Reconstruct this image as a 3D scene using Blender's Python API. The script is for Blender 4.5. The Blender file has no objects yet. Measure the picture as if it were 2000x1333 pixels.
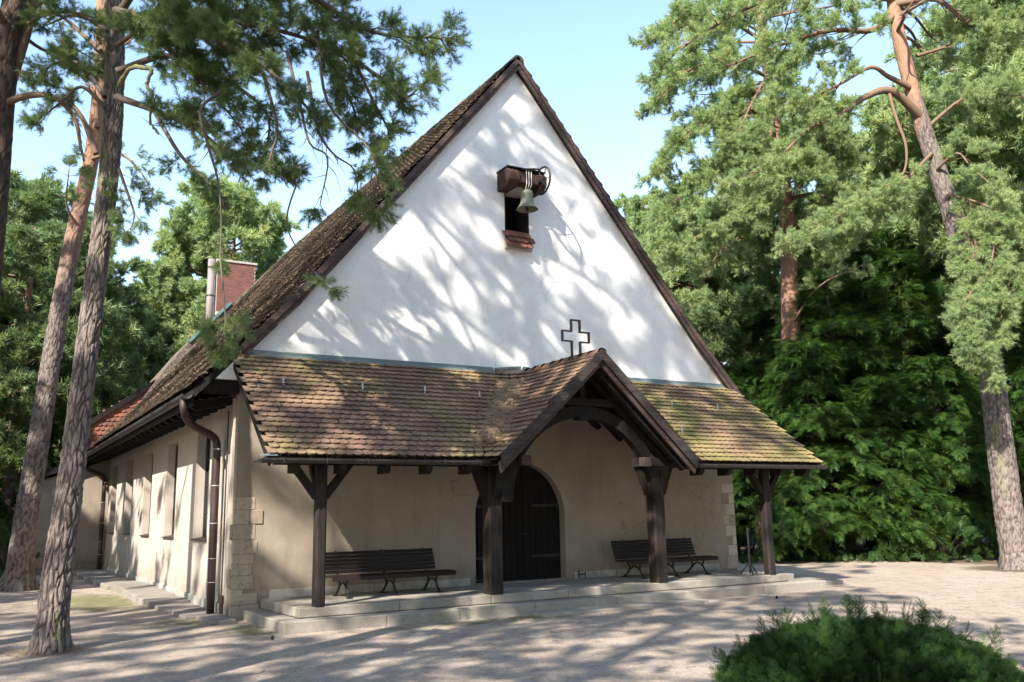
import bpy, bmesh, math, random
from math import sin, cos, pi, sqrt, atan2, radians
from mathutils import Vector, Matrix, Quaternion, noise
random.seed(7)
V = Vector
SC = bpy.context.scene
COL = SC.collection

# ------------------------------------------------------------------ camera
CAM = V((-3.822, -15.707, 1.650))
CR = V((0.86206643, -0.50645874, -0.0184664))
CU = V((-0.07863164, -0.16966112, 0.98236051))
CF = V((0.50065809, 0.84540798, 0.18608284))
FOC = 1764.75
cd = bpy.data.cameras.new('camera'); cam = bpy.data.objects.new('camera', cd); COL.objects.link(cam)
cd.sensor_width = 36; cd.lens = FOC / 2000 * 36; cd.clip_end = 2000; cd.clip_start = 0.05
m = Matrix((CR, CU, -CF)).transposed().to_4x4(); m.translation = CAM
cam.matrix_world = m; SC.camera = cam

def at(px, py, d):                     # a point seen at a place of the photograph, d metres ahead
    return CAM + d * (CF + CR * ((px - 1000) / FOC) - CU * ((py - 666.5) / FOC))

# ------------------------------------------------------------------ light
EL = radians(38.0)
SUN = V((-0.837 * cos(EL), -0.547 * cos(EL), sin(EL)))      # towards the sun
w = bpy.data.worlds.new('World'); SC.world = w; w.use_nodes = True
nt = w.node_tree; bg = nt.nodes['Background']
sky = nt.nodes.new('ShaderNodeTexSky'); sky.sky_type = 'NISHITA'; sky.sun_disc = False
sky.sun_elevation = EL; sky.sun_rotation = atan2(SUN.x, SUN.y)
sky.air_density = 1.25; sky.dust_density = .6; sky.ozone_density = 1.0; sky.altitude = 50
nt.links.new(sky.outputs[0], bg.inputs[0]); bg.inputs[1].default_value = 0.15
sd = bpy.data.lights.new('sun', 'SUN'); sd.energy = 5.0; sd.angle = radians(0.5); sd.color = (1.0, 0.93, 0.83)
so = bpy.data.objects.new('sun', sd); COL.objects.link(so); so.rotation_euler = SUN.to_track_quat('Z', 'Y').to_euler()
SC.view_settings.view_transform = 'Standard'; SC.view_settings.look = 'None'
SC.view_settings.exposure = 1.45; SC.view_settings.gamma = 1; SC.view_settings.use_curve_mapping = False
SC.render.engine = 'CYCLES'
SC.cycles.max_bounces = 8; SC.cycles.transparent_max_bounces = 8

# ------------------------------------------------------------------ materials
def mat(name):
    x = bpy.data.materials.new(name); x.use_nodes = True
    return x, x.node_tree, x.node_tree.nodes['Principled BSDF']
class N:
    """small helper to write node trees"""
    def __init__(s, t): s.t = t
    def n(s, typ, **kw):
        q = s.t.nodes.new(typ)
        for k, v in kw.items(): setattr(q, k, v)
        return q
    def l(s, a, b): s.t.links.new(a, b)
    def coord(s, kind='Object', scale=(1, 1, 1)):
        c = s.n('ShaderNodeTexCoord') if kind != 'World' else s.n('ShaderNodeNewGeometry')
        mp = s.n('ShaderNodeMapping'); mp.inputs['Scale'].default_value = scale
        s.l(c.outputs['Position'] if kind == 'World' else c.outputs[kind], mp.inputs[0]); return mp.outputs[0]
    def noise(s, vec, scale, detail=4, rough=0.55, dist=0.0):
        q = s.n('ShaderNodeTexNoise'); q.inputs['Scale'].default_value = scale; q.inputs['Detail'].default_value = detail
        q.inputs['Roughness'].default_value = rough; q.inputs['Distortion'].default_value = dist
        s.l(vec, q.inputs['Vector']); return q.outputs['Fac']
    def ramp(s, fac, stops):
        q = s.n('ShaderNodeValToRGB'); e = q.color_ramp.elements
        while len(e) < len(stops): e.new(0.5)
        for el, (p, c) in zip(e, stops):
            el.position = p; el.color = (c if isinstance(c, tuple) else (c, c, c)) + (1,)
        s.l(fac, q.inputs[0]); return q.outputs[0]
    def mix(s, f, a, b, mode='MIX'):
        q = s.n('ShaderNodeMix', data_type='RGBA', blend_type=mode)
        for sock, v in ((q.inputs[0], f), (q.inputs[6], a), (q.inputs[7], b)):
            if isinstance(v, (int, float)): sock.default_value = v
            elif isinstance(v, tuple): sock.default_value = v + (1,)
            else: s.l(v, sock)
        return q.outputs[2]
    def math(s, op, a, b=0.0, c=0.0, clamp=False):
        q = s.n('ShaderNodeMath', operation=op); q.use_clamp = clamp
        for i, v in enumerate((a, b, c)):
            if isinstance(v, (int, float)): q.inputs[i].default_value = v
            else: s.l(v, q.inputs[i])
        return q.outputs[0]
    def bump(s, h, dist, strength=1.0, nrm=None):
        q = s.n('ShaderNodeBump'); q.inputs['Distance'].default_value = dist; q.inputs['Strength'].default_value = strength
        s.l(h, q.inputs['Height'])
        if nrm is not None: s.l(nrm, q.inputs['Normal'])
        return q.outputs[0]
    def rnd(s): return s.n('ShaderNodeObjectInfo').outputs['Random']
    def attr(s, name): 
        q = s.n('ShaderNodeAttribute'); q.attribute_name = name; return q.outputs['Fac']
def setp(b, **kw):
    for k, v in kw.items(): b.inputs[k.replace('_', ' ')].default_value = v

def M_plaster(name, c0, c1, stain, st_lo=.55):
    x, t, b = mat(name); n = N(t); w_ = n.coord('World')
    f = n.noise(w_, 0.9, 5, .6); g = n.noise(w_, 26, 5, .7)
    c = n.mix(n.ramp(f, [(.3, 0.), (.7, 1.)]), c0, c1)
    vs = n.coord('World', (2.2, 2.2, .35))
    s_ = n.ramp(n.noise(vs, 1.6, 6, .68), [(st_lo, 0.), (.78, 1.)])
    c = n.mix(n.math('MULTIPLY', s_, .55), c, stain)
    sx = n.n('ShaderNodeSeparateXYZ'); n.l(w_, sx.inputs[0])
    dirt = n.math('MULTIPLY', n.ramp(sx.outputs[2], [(.28, 1.), (.75, 0.)]), n.ramp(n.noise(w_, 4, 5, .7), [(.35, .1), (.7, .8)]))
    c = n.mix(dirt, c, tuple(k * .55 for k in stain))
    cv = n.n('ShaderNodeTexVoronoi', feature='DISTANCE_TO_EDGE'); cv.inputs['Scale'].default_value = .42
    cn_ = n.n('ShaderNodeTexNoise'); cn_.inputs['Scale'].default_value = 1.6; cn_.inputs['Detail'].default_value = 8; n.l(w_, cn_.inputs['Vector'])
    ca = n.n('ShaderNodeVectorMath', operation='MULTIPLY_ADD'); ca.inputs[1].default_value = (1.1, 1.1, .5); n.l(cn_.outputs['Color'], ca.inputs[0]); n.l(w_, ca.inputs[2]); n.l(ca.outputs[0], cv.inputs['Vector'])
    crk = n.math('MULTIPLY', n.ramp(cv.outputs['Distance'], [(.0, 1.), (.005, 0.)]), n.ramp(n.noise(w_, .8, 2), [(.5, 0.), (.6, .55)]))
    c = n.mix(crk, c, tuple(k * .6 for k in stain))
    c = n.mix(.22, c, n.ramp(g, [(.3, .62), (.7, 1.)]), 'MULTIPLY')
    pt = n.ramp(n.noise(w_, .55, 7, .75), [(.42, .88), (.6, 1.04)]); c = n.mix(.8, c, pt, 'MULTIPLY')
    n.l(c, b.inputs['Base Color']); setp(b, Roughness=.92)
    h = n.math('ADD', n.math('MULTIPLY', n.noise(w_, 3.5, 3), 1.6), g)
    n.l(n.bump(h, .006, .8), b.inputs['Normal']); return x
M_white = M_plaster('white lime plaster', (.74, .725, .695), (.80, .79, .76), (.50, .50, .49), .62)
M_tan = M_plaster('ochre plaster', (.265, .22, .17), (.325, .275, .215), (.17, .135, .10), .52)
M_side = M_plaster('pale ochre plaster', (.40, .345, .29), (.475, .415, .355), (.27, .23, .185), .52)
M_base = M_plaster('grey base render', (.42, .40, .37), (.5, .48, .44), (.22, .21, .16), .5)

def M_wood(name, c0, c1, grain=(1, 1, 1), rough=.75, along='z'):
    x, t, b = mat(name); n = N(t)
    sc = {'z': (22, 22, 1.2), 'x': (1.2, 22, 22), 'y': (22, 1.2, 22)}[along]
    v = n.coord('Object', sc); r = n.rnd()
    f = n.noise(v, 1.4, 6, .65, .4)
    c = n.mix(n.ramp(f, [(.3, 0.), (.72, 1.)]), c0, c1)
    big = n.noise(n.coord('World'), 1.7, 4)
    c = n.mix(.5, c, n.ramp(n.math('ADD', big, n.math('MULTIPLY', r, .12)), [(.35, .62), (.68, 1.25)]), 'MULTIPLY')
    n.l(c, b.inputs['Base Color']); setp(b, Roughness=rough); b.inputs['Specular IOR Level'].default_value = .18
    n.l(n.bump(f, .006, .8), b.inputs['Normal']); return x
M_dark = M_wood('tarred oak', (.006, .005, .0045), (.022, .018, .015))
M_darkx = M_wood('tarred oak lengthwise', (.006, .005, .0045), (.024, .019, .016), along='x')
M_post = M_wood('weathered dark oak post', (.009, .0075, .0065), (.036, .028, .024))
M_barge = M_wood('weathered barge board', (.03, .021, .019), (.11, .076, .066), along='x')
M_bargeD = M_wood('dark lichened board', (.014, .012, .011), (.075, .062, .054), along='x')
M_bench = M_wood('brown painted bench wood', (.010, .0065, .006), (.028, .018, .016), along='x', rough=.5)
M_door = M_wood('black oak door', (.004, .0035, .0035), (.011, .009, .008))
M_bell_wood = M_wood('reddish oak', (.03, .017, .014), (.085, .045, .036), along='x')

def M_tile(name, cols, moss, litter, streak=False):
    x, t, b = mat(name); n = N(t); w_ = n.coord('World')
    r = n.math('FRACT', n.math('ADD', n.rnd(), n.attr('tint')))
    c = n.ramp(r, [(i / (len(cols) - 1), k) for i, k in enumerate(cols)])
    if moss:
        mk = n.math('ADD', n.noise(w_, .55, 6, .65), n.math('MULTIPLY', n.noise(w_, 9, 4, .7), .35))
        xs_ = n.n('ShaderNodeSeparateXYZ'); n.l(w_, xs_.inputs[0])      # the right hand roof is the greener one
        mk = n.math('ADD', mk, n.math('MULTIPLY', n.ramp(n.math('DIVIDE', xs_.outputs[0], 12.), [(.5, 0.), (.72, 1.)]), .12))
        mk = n.ramp(mk, [(.66, 0.), (.86, 1.)])
        c = n.mix(n.math('MULTIPLY', mk, moss), c, (.19, .175, .05))
    if litter:
        v = n.coord('World', (7, 2.2, 7) if streak else (1, 1, 1))
        lt = n.math('ADD', n.noise(v, 1.6 if streak else 1.0, 7, .75), n.math('MULTIPLY', n.noise(w_, 40, 3, .7), .3))
        lt = n.ramp(lt, [(.60, 0.), (.78, 1.)])
        c = n.mix(n.math('MULTIPLY', lt, litter), c, (.25, .19, .135) if streak else (.36, .23, .13))
    dk = n.ramp(n.noise(w_, 2.6, 5, .65), [(.3, .55), (.6, 1.05)])
    c = n.mix(.75, c, dk, 'MULTIPLY')
    fine = n.noise(w_, 60, 4, .7); c = n.mix(.4, c, n.ramp(fine, [(.3, .6), (.7, 1.2)]), 'MULTIPLY')
    n.l(c, b.inputs['Base Color']); setp(b, Roughness=.88)
    n.l(n.bump(fine, .004, .8), b.inputs['Normal']); return x
M_tileP = M_tile('mossy plain clay tile', [(.135, .078, .056), (.165, .094, .066), (.15, .084, .062), (.18, .102, .072), (.13, .076, .058)], .9, .55)
M_tileR = M_tile('weathered roof tile with litter', [(.055, .042, .038), (.075, .054, .047), (.065, .05, .044), (.09, .064, .054)], .25, .95, True)
M_tileO = M_tile('orange clay tile', [(.22, .075, .045), (.27, .095, .055), (.15, .06, .042), (.19, .075, .05)], .1, .1)

def M_stone(name, c0, c1, pit=0.0, moss=0.0, scale=6):
    x, t, b = mat(name); n = N(t); w_ = n.coord('World')
    f = n.noise(w_, scale, 6, .65); r = n.rnd()
    c = n.mix(n.ramp(f, [(.3, 0.), (.72, 1.)]), c0, c1)
    c = n.mix(.7, c, n.ramp(r, [(0., .78), (1., 1.15)]), 'MULTIPLY')
    h = f
    if pit:
        p = n.n('ShaderNodeTexVoronoi'); p.inputs['Scale'].default_value = 24; n.l(w_, p.inputs['Vector'])
        gate = n.noise(w_, 5, 3, .6)
        pm = n.math('MULTIPLY', n.ramp(p.outputs['Distance'], [(.16, 1.), (.30, 0.)]), n.ramp(gate, [(.42, 0.), (.58, 1.)]))
        c = n.mix(n.math('MULTIPLY', pm, pit), c, (.10, .065, .04)); h = n.math('SUBTRACT', f, n.math('MULTIPLY', pm, 1.2))
    if moss:
        mk = n.ramp(n.noise(w_, 1.4, 6, .7), [(.52, 0.), (.68, 1.)])
        c = n.mix(n.math('MULTIPLY', mk, moss), c, (.13, .14, .05))
    n.l(c, b.inputs['Base Color']); setp(b, Roughness=.9)
    g = n.noise(w_, 55, 4, .7)
    n.l(n.bump(n.math('ADD', h, n.math('MULTIPLY', g, .5)), .006, .8), b.inputs['Normal']); return x
M_quoin = M_stone('shell limestone', (.33, .275, .21), (.43, .365, .285), .9)
M_quoin_d = M_stone('dark weathered limestone', (.20, .16, .12), (.32, .26, .19), .9)
M_step = M_stone('worn step stone', (.19, .17, .145), (.31, .28, .24), .25, .45, 3)
M_pave = M_stone('concrete apron', (.16, .145, .125), (.24, .215, .19), 0, .5, 2)
M_brick = M_stone('red brick', (.12, .05, .04), (.20, .08, .062), 0, 0, 9)
M_mortar = M_stone('mortar', (.42, .38, .33), (.5, .46, .4))
M_cap = M_stone('chimney cap', (.3, .27, .24), (.4, .37, .33))

def M_metal(name, c0, c1, rough, metal=0.0, streak=(6, 6, 1)):
    x, t, b = mat(name); n = N(t)
    f = n.noise(n.coord('World', streak), 1.5, 5, .65)
    n.l(n.mix(n.ramp(f, [(.3, 0.), (.7, 1.)]), c0, c1), b.inputs['Base Color'])
    n.l(n.ramp(f, [(.3, rough), (.7, min(1, rough + .2))]), b.inputs['Roughness']); setp(b, Metallic=metal)
    n.l(n.bump(f, .002, .5), b.inputs['Normal']); return x
M_pipe = M_metal('brown copper downpipe', (.03, .018, .016), (.06, .038, .033), .5, .3)
M_band = M_metal('pale pipe bracket', (.5, .47, .42), (.6, .57, .52), .5, .3)
M_gutter = M_metal('dark gutter', (.03, .026, .024), (.07, .06, .055), .4, .4)
M_flash = M_metal('patinated flashing', (.09, .12, .12), (.22, .26, .25), .5, .3, (1, 6, 6))
M_copper = M_metal('green copper', (.07, .15, .15), (.13, .24, .235), .5, .3)
M_iron = M_metal('black iron', (.016, .016, .017), (.035, .035, .035), .45, .5)
M_cross = M_metal('rusty bronze bar', (.05, .042, .03), (.11, .09, .06), .5, .6)
M_bronze = M_metal('green grey bronze', (.12, .13, .10), (.26, .25, .18), .55, .45)
M_flue = M_metal('dull flue', (.16, .13, .125), (.24, .2, .19), .6, .1)
M_hook = M_metal('galvanised hook', (.4, .4, .4), (.55, .55, .55), .4, .6)
def M_flat(name, c, rough=.9):
    x, t, b = mat(name); n = N(t)
    n.l(n.mix(n.noise(n.coord('World'), 5, 4), c, tuple(v * .6 for v in c)), b.inputs['Base Color']); setp(b, Roughness=rough); return x
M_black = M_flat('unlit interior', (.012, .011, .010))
M_lead = M_flat('leaded frame', (.03, .028, .026), .6)
x, t, b = mat('dark window glass'); setp(b, Roughness=.08); b.inputs['Base Color'].default_value = (.02, .022, .022, 1); M_glass = x

# bark: fissured grey brown plates low on the stem, orange flakes above
def M_bark(name, low0, low1, up0, up1):
    x, t, b = mat(name); n = N(t)
    o = n.coord('Object', (1, 1, .22))
    v = n.n('ShaderNodeTexVoronoi', feature='DISTANCE_TO_EDGE'); v.inputs['Scale'].default_value = 13
    wn = n.n('ShaderNodeTexNoise'); wn.inputs['Scale'].default_value = 7; wn.inputs['Detail'].default_value = 4; n.l(o, wn.inputs['Vector'])
    add = n.n('ShaderNodeVectorMath', operation='MULTIPLY_ADD'); add.inputs[1].default_value = (.30, .30, .22)
    n.l(wn.outputs['Color'], add.inputs[0]); n.l(o, add.inputs[2]); n.l(add.outputs[0], v.inputs['Vector'])
    gap_ = n.ramp(n.noise(o, 9, 4, .7), [(.36, 0.), (.62, .17)])
    cr = n.math('DIVIDE', v.outputs['Distance'], n.math('ADD', gap_, .015), clamp=True)
    cr = n.math('MULTIPLY', n.math('ADD', n.math('MULTIPLY', cr, .45), .55), n.ramp(n.attr('crk'), [(.0, 0.), (.75, 1.)]))
    up = n.attr('up'); fine = n.noise(o, 30, 6, .75); big = n.noise(o, 1.7, 5, .6)
    lo = n.mix(fine, low0, low1); hi = n.mix(n.ramp(big, [(.3, 0.), (.7, 1.)]), up0, up1)
    upn = n.ramp(n.math('ADD', up, n.math('MULTIPLY', n.math('SUBTRACT', big, .5), .9)), [(.35, 0.), (.75, 1.)])
    c = n.mix(upn, lo, hi)
    fs = n.mix(upn, tuple(k * .28 for k in low0), tuple(k * .5 for k in up0))
    c = n.mix(n.math('MULTIPLY', n.math('SUBTRACT', 1., cr), n.math('SUBTRACT', 1., n.math('MULTIPLY', upn, .5))), c, fs)
    ms = n.ramp(n.noise(o, 2.6, 5, .7), [(.54, 0.), (.68, 1.)])
    c = n.mix(n.math('MULTIPLY', ms, n.attr('mossy')), c, (.15, .17, .045))
    c = n.mix(.35, c, n.ramp(fine, [(.3, .6), (.7, 1.3)]), 'MULTIPLY')
    n.l(c, b.inputs['Base Color']); setp(b, Roughness=.92)
    h = n.math('ADD', n.math('MULTIPLY', cr, n.math('SUBTRACT', 1., n.math('MULTIPLY', upn, .6))), n.math('MULTIPLY', fine, .5))
    n.l(n.bump(h, .018, .8), b.inputs['Normal']); return x
M_barkP = M_bark('pine bark', (.13, .10, .088), (.25, .20, .178), (.25, .125, .075), (.35, .20, .13))
M_barkS = M_bark('dark foot pine bark', (.07, .045, .032), (.14, .09, .065), (.22, .105, .065), (.33, .18, .12))
M_barkY = M_bark('yew bark', (.07, .04, .03), (.14, .08, .055), (.08, .045, .03), (.15, .085, .055))
M_twig = M_flat('pine twig', (.19, .115, .075))
M_twigd = M_flat('bare grey twig', (.13, .10, .075))
M_twigm = M_flat('lichen covered twig', (.17, .165, .075))

def M_leaf(name, ramp, trans=.35, rough=.5, spec=.35):
    x, t, b = mat(name); n = N(t)
    r = n.rnd(); w_ = n.noise(n.coord('World'), .45, 3)
    f = n.math('ADD', n.math('MULTIPLY', r, .55), n.math('MULTIPLY', w_, .55))
    c = n.ramp(f, ramp); n.l(c, b.inputs['Base Color'])
    setp(b, Roughness=rough); b.inputs['Specular IOR Level'].default_value = spec
    tr = n.n('ShaderNodeBsdfTranslucent'); n.l(n.mix(1., c, (1.25, 1.3, .7), 'MULTIPLY'), tr.inputs[0])
    mx = n.n('ShaderNodeMixShader'); mx.inputs[0].default_value = trans
    n.l(b.outputs[0], mx.inputs[1]); n.l(tr.outputs[0], mx.inputs[2])
    n.l(mx.outputs[0], t.nodes['Material Output'].inputs[0]); return x
M_needle = M_leaf('pine needles', [(.2, (.08, .13, .06)), (.5, (.13, .19, .08)), (.8, (.19, .25, .10)), (1., (.27, .25, .11))])
M_needleL = M_leaf('bluish light pine needles', [(.2, (.18, .26, .125)), (.5, (.265, .35, .165)), (.8, (.36, .43, .20)), (1., (.45, .40, .19))])
M_yew = M_leaf('yew needles', [(.2, (.016, .042, .010)), (.5, (.042, .098, .022)), (.8, (.10, .18, .036)), (1., (.17, .22, .05))], .28, .42, .45)
M_bushl = M_leaf('clipped yew needles', [(.2, (.006, .018, .005)), (.5, (.013, .036, .009)), (.8, (.03, .064, .014)), (1., (.065, .10, .022))], .15, .55, .18)
M_broad = M_leaf('broad green leaves', [(.2, (.02, .05, .012)), (.8, (.05, .10, .022)), (1., (.10, .14, .03))], .4, .45, .4)
M_litter = M_leaf('dry pine needles', [(.2, (.22, .15, .095)), (.6, (.34, .25, .16)), (1., (.45, .36, .25))], .1, .7, .2)

# ground
x, t, b = mat('packed sandy gravel'); n = N(t); w_ = n.coord('World')
f1 = n.noise(w_, .35, 6, .6); f2 = n.noise(w_, 3.0, 6, .7); f3 = n.noise(w_, 70, 3, .7)
c = n.mix(n.ramp(f1, [(.3, 0.), (.7, 1.)]), (.41, .325, .255), (.52, .42, .335))
c = n.mix(n.ramp(f2, [(.48, 0.), (.72, .7)]), c, (.19, .14, .10))
fm = n.noise(w_, 17, 6, .75); c = n.mix(.5, c, n.ramp(fm, [(.34, .55), (.64, 1.22)]), 'MULTIPLY')
vo = n.n('ShaderNodeTexVoronoi'); vo.inputs['Scale'].default_value = 85; n.l(w_, vo.inputs['Vector'])
c = n.mix(n.math('MULTIPLY', n.ramp(vo.outputs['Distance'], [(.15, 1.), (.32, 0.)]), n.ramp(n.noise(w_, 14, 3, .6), [(.5, 0.), (.62, .6)])), c, (.52, .47, .42))
c = n.mix(.8, c, n.ramp(f3, [(.32, .45), (.68, 1.4)]), 'MULTIPLY')
# moss where damp: painted by a per-vertex weight that marks places, broken up by noise
mw = n.attr('moss'); mk = n.ramp(n.math('ADD', mw, n.math('MULTIPLY', n.math('SUBTRACT', n.noise(w_, 3.2, 8, .78), .5), 3.0)), [(.35, 0.), (.8, 1.)])
c = n.mix(n.math('MULTIPLY', mk, .9), c, n.mix(n.noise(w_, 6, 4), (.10, .105, .03), (.19, .185, .06)))
fw = n.attr('forest'); c = n.mix(n.ramp(n.math('ADD', fw, n.math('MULTIPLY', n.math('SUBTRACT', f2, .5), .8)), [(.3, 0.), (.7, 1.)]), c, n.mix(n.noise(w_, 5, 5), (.07, .05, .03), (.16, .12, .07)))
n.l(c, b.inputs['Base Color']); setp(b, Roughness=.95)
h = n.math('ADD', n.math('ADD', n.math('MULTIPLY', f2, 2.), n.math('MULTIPLY', fm, 1.2)), n.math('ADD', f3, n.math('MULTIPLY', vo.outputs['Distance'], .6)))
n.l(n.bump(h, .02, 1.), b.inputs['Normal']); M_ground = x

# ------------------------------------------------------------------ mesh helpers
class MB:
    def __init__(s): s.v = []; s.f = []; s.tint = []
    def poly(s, pts, faces, tint=None):
        o = len(s.v); s.v += [tuple(p) for p in pts]; s.f += [tuple(i + o for i in q) for q in faces]
        if tint is not None: s.tint += [tint] * len(pts)
        return s
    def box(s, a, b_):
        (x0, y0, z0), (x1, y1, z1) = a, b_
        return s.poly([(x0,y0,z0),(x1,y0,z0),(x1,y1,z0),(x0,y1,z0),(x0,y0,z1),(x1,y0,z1),(x1,y1,z1),(x0,y1,z1)],
            [(0,3,2,1),(4,5,6,7),(0,1,5,4),(1,2,6,5),(2,3,7,6),(3,0,4,7)])
    def beam(s, p, q, wd, ht, up=V((0, 0, 1))):
        p, q = V(p), V(q); d = (q - p).normalized(); sd_ = d.cross(up)
        if sd_.length < 1e-4: sd_ = V((1, 0, 0))
        sd_.normalize(); u = sd_.cross(d)
        pts = []
        for e in (p, q):
            for a, b_ in ((-1,-1),(1,-1),(1,1),(-1,1)): pts.append(e + sd_ * a * wd / 2 + u * b_ * ht / 2)
        return s.poly(pts, [(0,1,2,3),(7,6,5,4),(0,4,5,1),(1,5,6,2),(2,6,7,3),(3,7,4,0)])
    def extr(s, outline, vec):       # outline: planar polygon, extruded
        k = len(outline); vec = V(vec)
        pts = [V(p) for p in outline] + [V(p) + vec for p in outline]
        return s.poly(pts, [tuple(range(k))[::-1], tuple(range(k, 2 * k))] + [(i, (i + 1) % k, (i + 1) % k + k, i + k) for i in range(k)])
    def tube(s, pts, rad, k=8, cap=True):
        pts = [V(p) for p in pts]; o = len(s.v); nrm = None
        for i, p in enumerate(pts):
            d = (pts[min(i + 1, len(pts) - 1)] - pts[max(i - 1, 0)]); d = d.normalized() if d.length > 1e-9 else V((0, 0, 1))
            if nrm is None: nrm = d.orthogonal().normalized()
            nrm = (nrm - d * nrm.dot(d)).normalized(); bn = d.cross(nrm)
            r = rad[i] if isinstance(rad, (list, tuple)) else rad
            for j in range(k): s.v.append(tuple(p + (nrm * cos(2*pi*j/k) + bn * sin(2*pi*j/k)) * r))
        for i in range(len(pts) - 1):
            for j in range(k):
                a = o + i*k + j; b_ = o + i*k + (j+1) % k; s.f.append((a, b_, b_ + k, a + k))
        if cap: s.f.append(tuple(range(o + k - 1, o - 1, -1))); s.f.append(tuple(o + (len(pts)-1)*k + j for j in range(k)))
        return s
    def lathe(s, prof, k=24, c=(0, 0, 0)):
        o = len(s.v); c = V(c)
        for r, z in prof:
            for j in range(k): s.v.append((c.x + r*cos(2*pi*j/k), c.y + r*sin(2*pi*j/k), c.z + z))
        for i in range(len(prof) - 1):
            for j in range(k):
                a = o + i*k + j; b_ = o + i*k + (j+1) % k; s.f.append((a, b_, b_ + k, a + k))
        return s
    def mesh(s, name, mt, smooth=False):
        me = bpy.data.meshes.new(name); me.from_pydata(s.v, [], s.f)
        if s.tint and len(s.tint) == len(s.v):
            at_ = me.attributes.new('tint', 'FLOAT', 'POINT'); at_.data.foreach_set('value', s.tint)
        me.materials.append(mt)
        if smooth: me.polygons.foreach_set('use_smooth', [True] * len(me.polygons))
        me.update(); return me
    def build(s, name, mt, parent=None, smooth=False, bevel=0, kind=None):
        me = s.mesh(name, mt, smooth)
        if bevel:
            bm = bmesh.new(); bm.from_mesh(me)
            bmesh.ops.bevel(bm, geom=bm.edges[:], offset=bevel, segments=1, affect='EDGES', clamp_overlap=True)
            bm.to_mesh(me); bm.free()
        return link(name, me, parent, kind)
def link(name, me, parent=None, kind=None, loc=None):
    o = bpy.data.objects.new(name, me); COL.objects.link(o)
    if parent is not None:
        o.parent = parent
        if loc is None: o.location = -rootloc(parent)      # meshes are written in world coordinates
    if loc is not None: o.location = loc
    if kind: o['kind'] = kind
    return o
ROOT = {}
def rootloc(o): return ROOT.get(o.name, V((0, 0, 0)))
def thing(name, label, cat, loc=(0, 0, 0), group=None):
    o = bpy.data.objects.new(name, None); COL.objects.link(o); o.location = loc; ROOT[o.name] = V(loc)
    o['label'] = label; o['category'] = cat
    if group: o['group'] = group
    o.empty_display_size = .2
    return o
def tag(o, label, cat, group=None):
    o['label'] = label; o['category'] = cat
    if group: o['group'] = group
    return o
def smooth_path(pts, sub=6):
    pts = [V(p) for p in pts]; out = []
    P = [pts[0] * 2 - pts[1]] + pts + [pts[-1] * 2 - pts[-2]]
    for i in range(1, len(P) - 2):
        for k in range(sub):
            t_ = k / sub; a, b_, c_, d = P[i-1], P[i], P[i+1], P[i+2]
            out.append(.5 * ((2*b_) + (c_ - a) * t_ + (2*a - 5*b_ + 4*c_ - d) * t_*t_ + (3*b_ - a - 3*c_ + d) * t_**3))
    out.append(pts[-1]); return out

# ------------------------------------------------------------------ the ground
def axis(lo, hi, step, far):
    xs = []; v_ = lo
    while v_ <= hi + 1e-6: xs.append(v_); v_ += step
    s_ = step
    while xs[-1] < far: s_ *= 1.45; xs.append(xs[-1] + s_)
    s_ = step
    while xs[0] > -far: s_ *= 1.45; xs.insert(0, xs[0] - s_)
    return xs
def gz(x_, y_):
    h_ = .018 * noise.noise(V((x_ * .5, y_ * .5, 0))) + .008 * noise.noise(V((x_ * 2, y_ * 2, 3)))
    if -.9 < x_ < 12 and -3.2 < y_ < 18: h_ *= .3
    return h_ - .012
xs = axis(-12, 28, .2, 420); ys = axis(-17, 24, .2, 420)
vs = []; mo = []; fo = []
def blob(x_, y_, cx, cy, rx, ry): 
    d_ = ((x_-cx)/rx)**2 + ((y_-cy)/ry)**2
    return max(0, 1 - d_)
for y_ in ys:
    for x_ in xs:
        vs.append((x_, y_, gz(x_, y_)))
        k = max(blob(x_, y_, -1.4, 5.2, 1.0, 3.4), .7*blob(x_, y_, -.6, .3, 1.1, 1.3), .75*blob(x_, y_, -.1, -1.6, .5, 1.2), .75*blob(x_, y_, 3.6, -2.9, 3.8, .42), .5*blob(x_, y_, -1.8, 14, 2.5, 2.5), .4*blob(x_,y_,-3.4,-2.4,.9,.7))
        mo.append(k)
        dx = max(0, x_ - 19.2, -3.5 - x_ if y_ > 15 else -11 - x_, (y_ - 5) if x_ > 13 else 0, y_ - 25)
        base_ = max(.62 * blob(x_, y_, -2.8, -2.15, .75, .6), .9 * blob(x_, y_, -2.6, 10.7, 1.6, 1.5), .95 * blob(x_, y_, 19.4, -1.7, 1.9, 1.7), .5 * blob(x_, y_, -3.5, 5, 2.5, 6))
        fo.append(max(base_, min(1, dx / 2.5)))
nx = len(xs); fs = [(j*nx+i, j*nx+i+1, (j+1)*nx+i+1, (j+1)*nx+i) for j in range(len(ys)-1) for i in range(nx-1)]
me = bpy.data.meshes.new('ground'); me.from_pydata(vs, [], fs)
a_ = me.attributes.new('moss', 'FLOAT', 'POINT'); a_.data.foreach_set('value', mo)
a_ = me.attributes.new('forest', 'FLOAT', 'POINT'); a_.data.foreach_set('value', fo)
me.materials.append(M_ground); me.polygons.foreach_set('use_smooth', [True]*len(me.polygons)); me.update()
link('ground', me, kind='structure')

# ------------------------------------------------------------------ chapel
WD, LN, XC = 11.35, 17.0, 5.67
FLOOR = .304
chapel = thing('chapel', 'chapel with white gable, steep tiled roof and timber porch', 'chapel')
RT, RS = 11.38, 1.22                       # the slope eases off towards the eaves
def rz(x_):
    d = abs(x_ - XC)
    return RT - RS * d if d < 4.7 else RT - RS * 4.7 - 1.07 * (d - 4.7)

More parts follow.
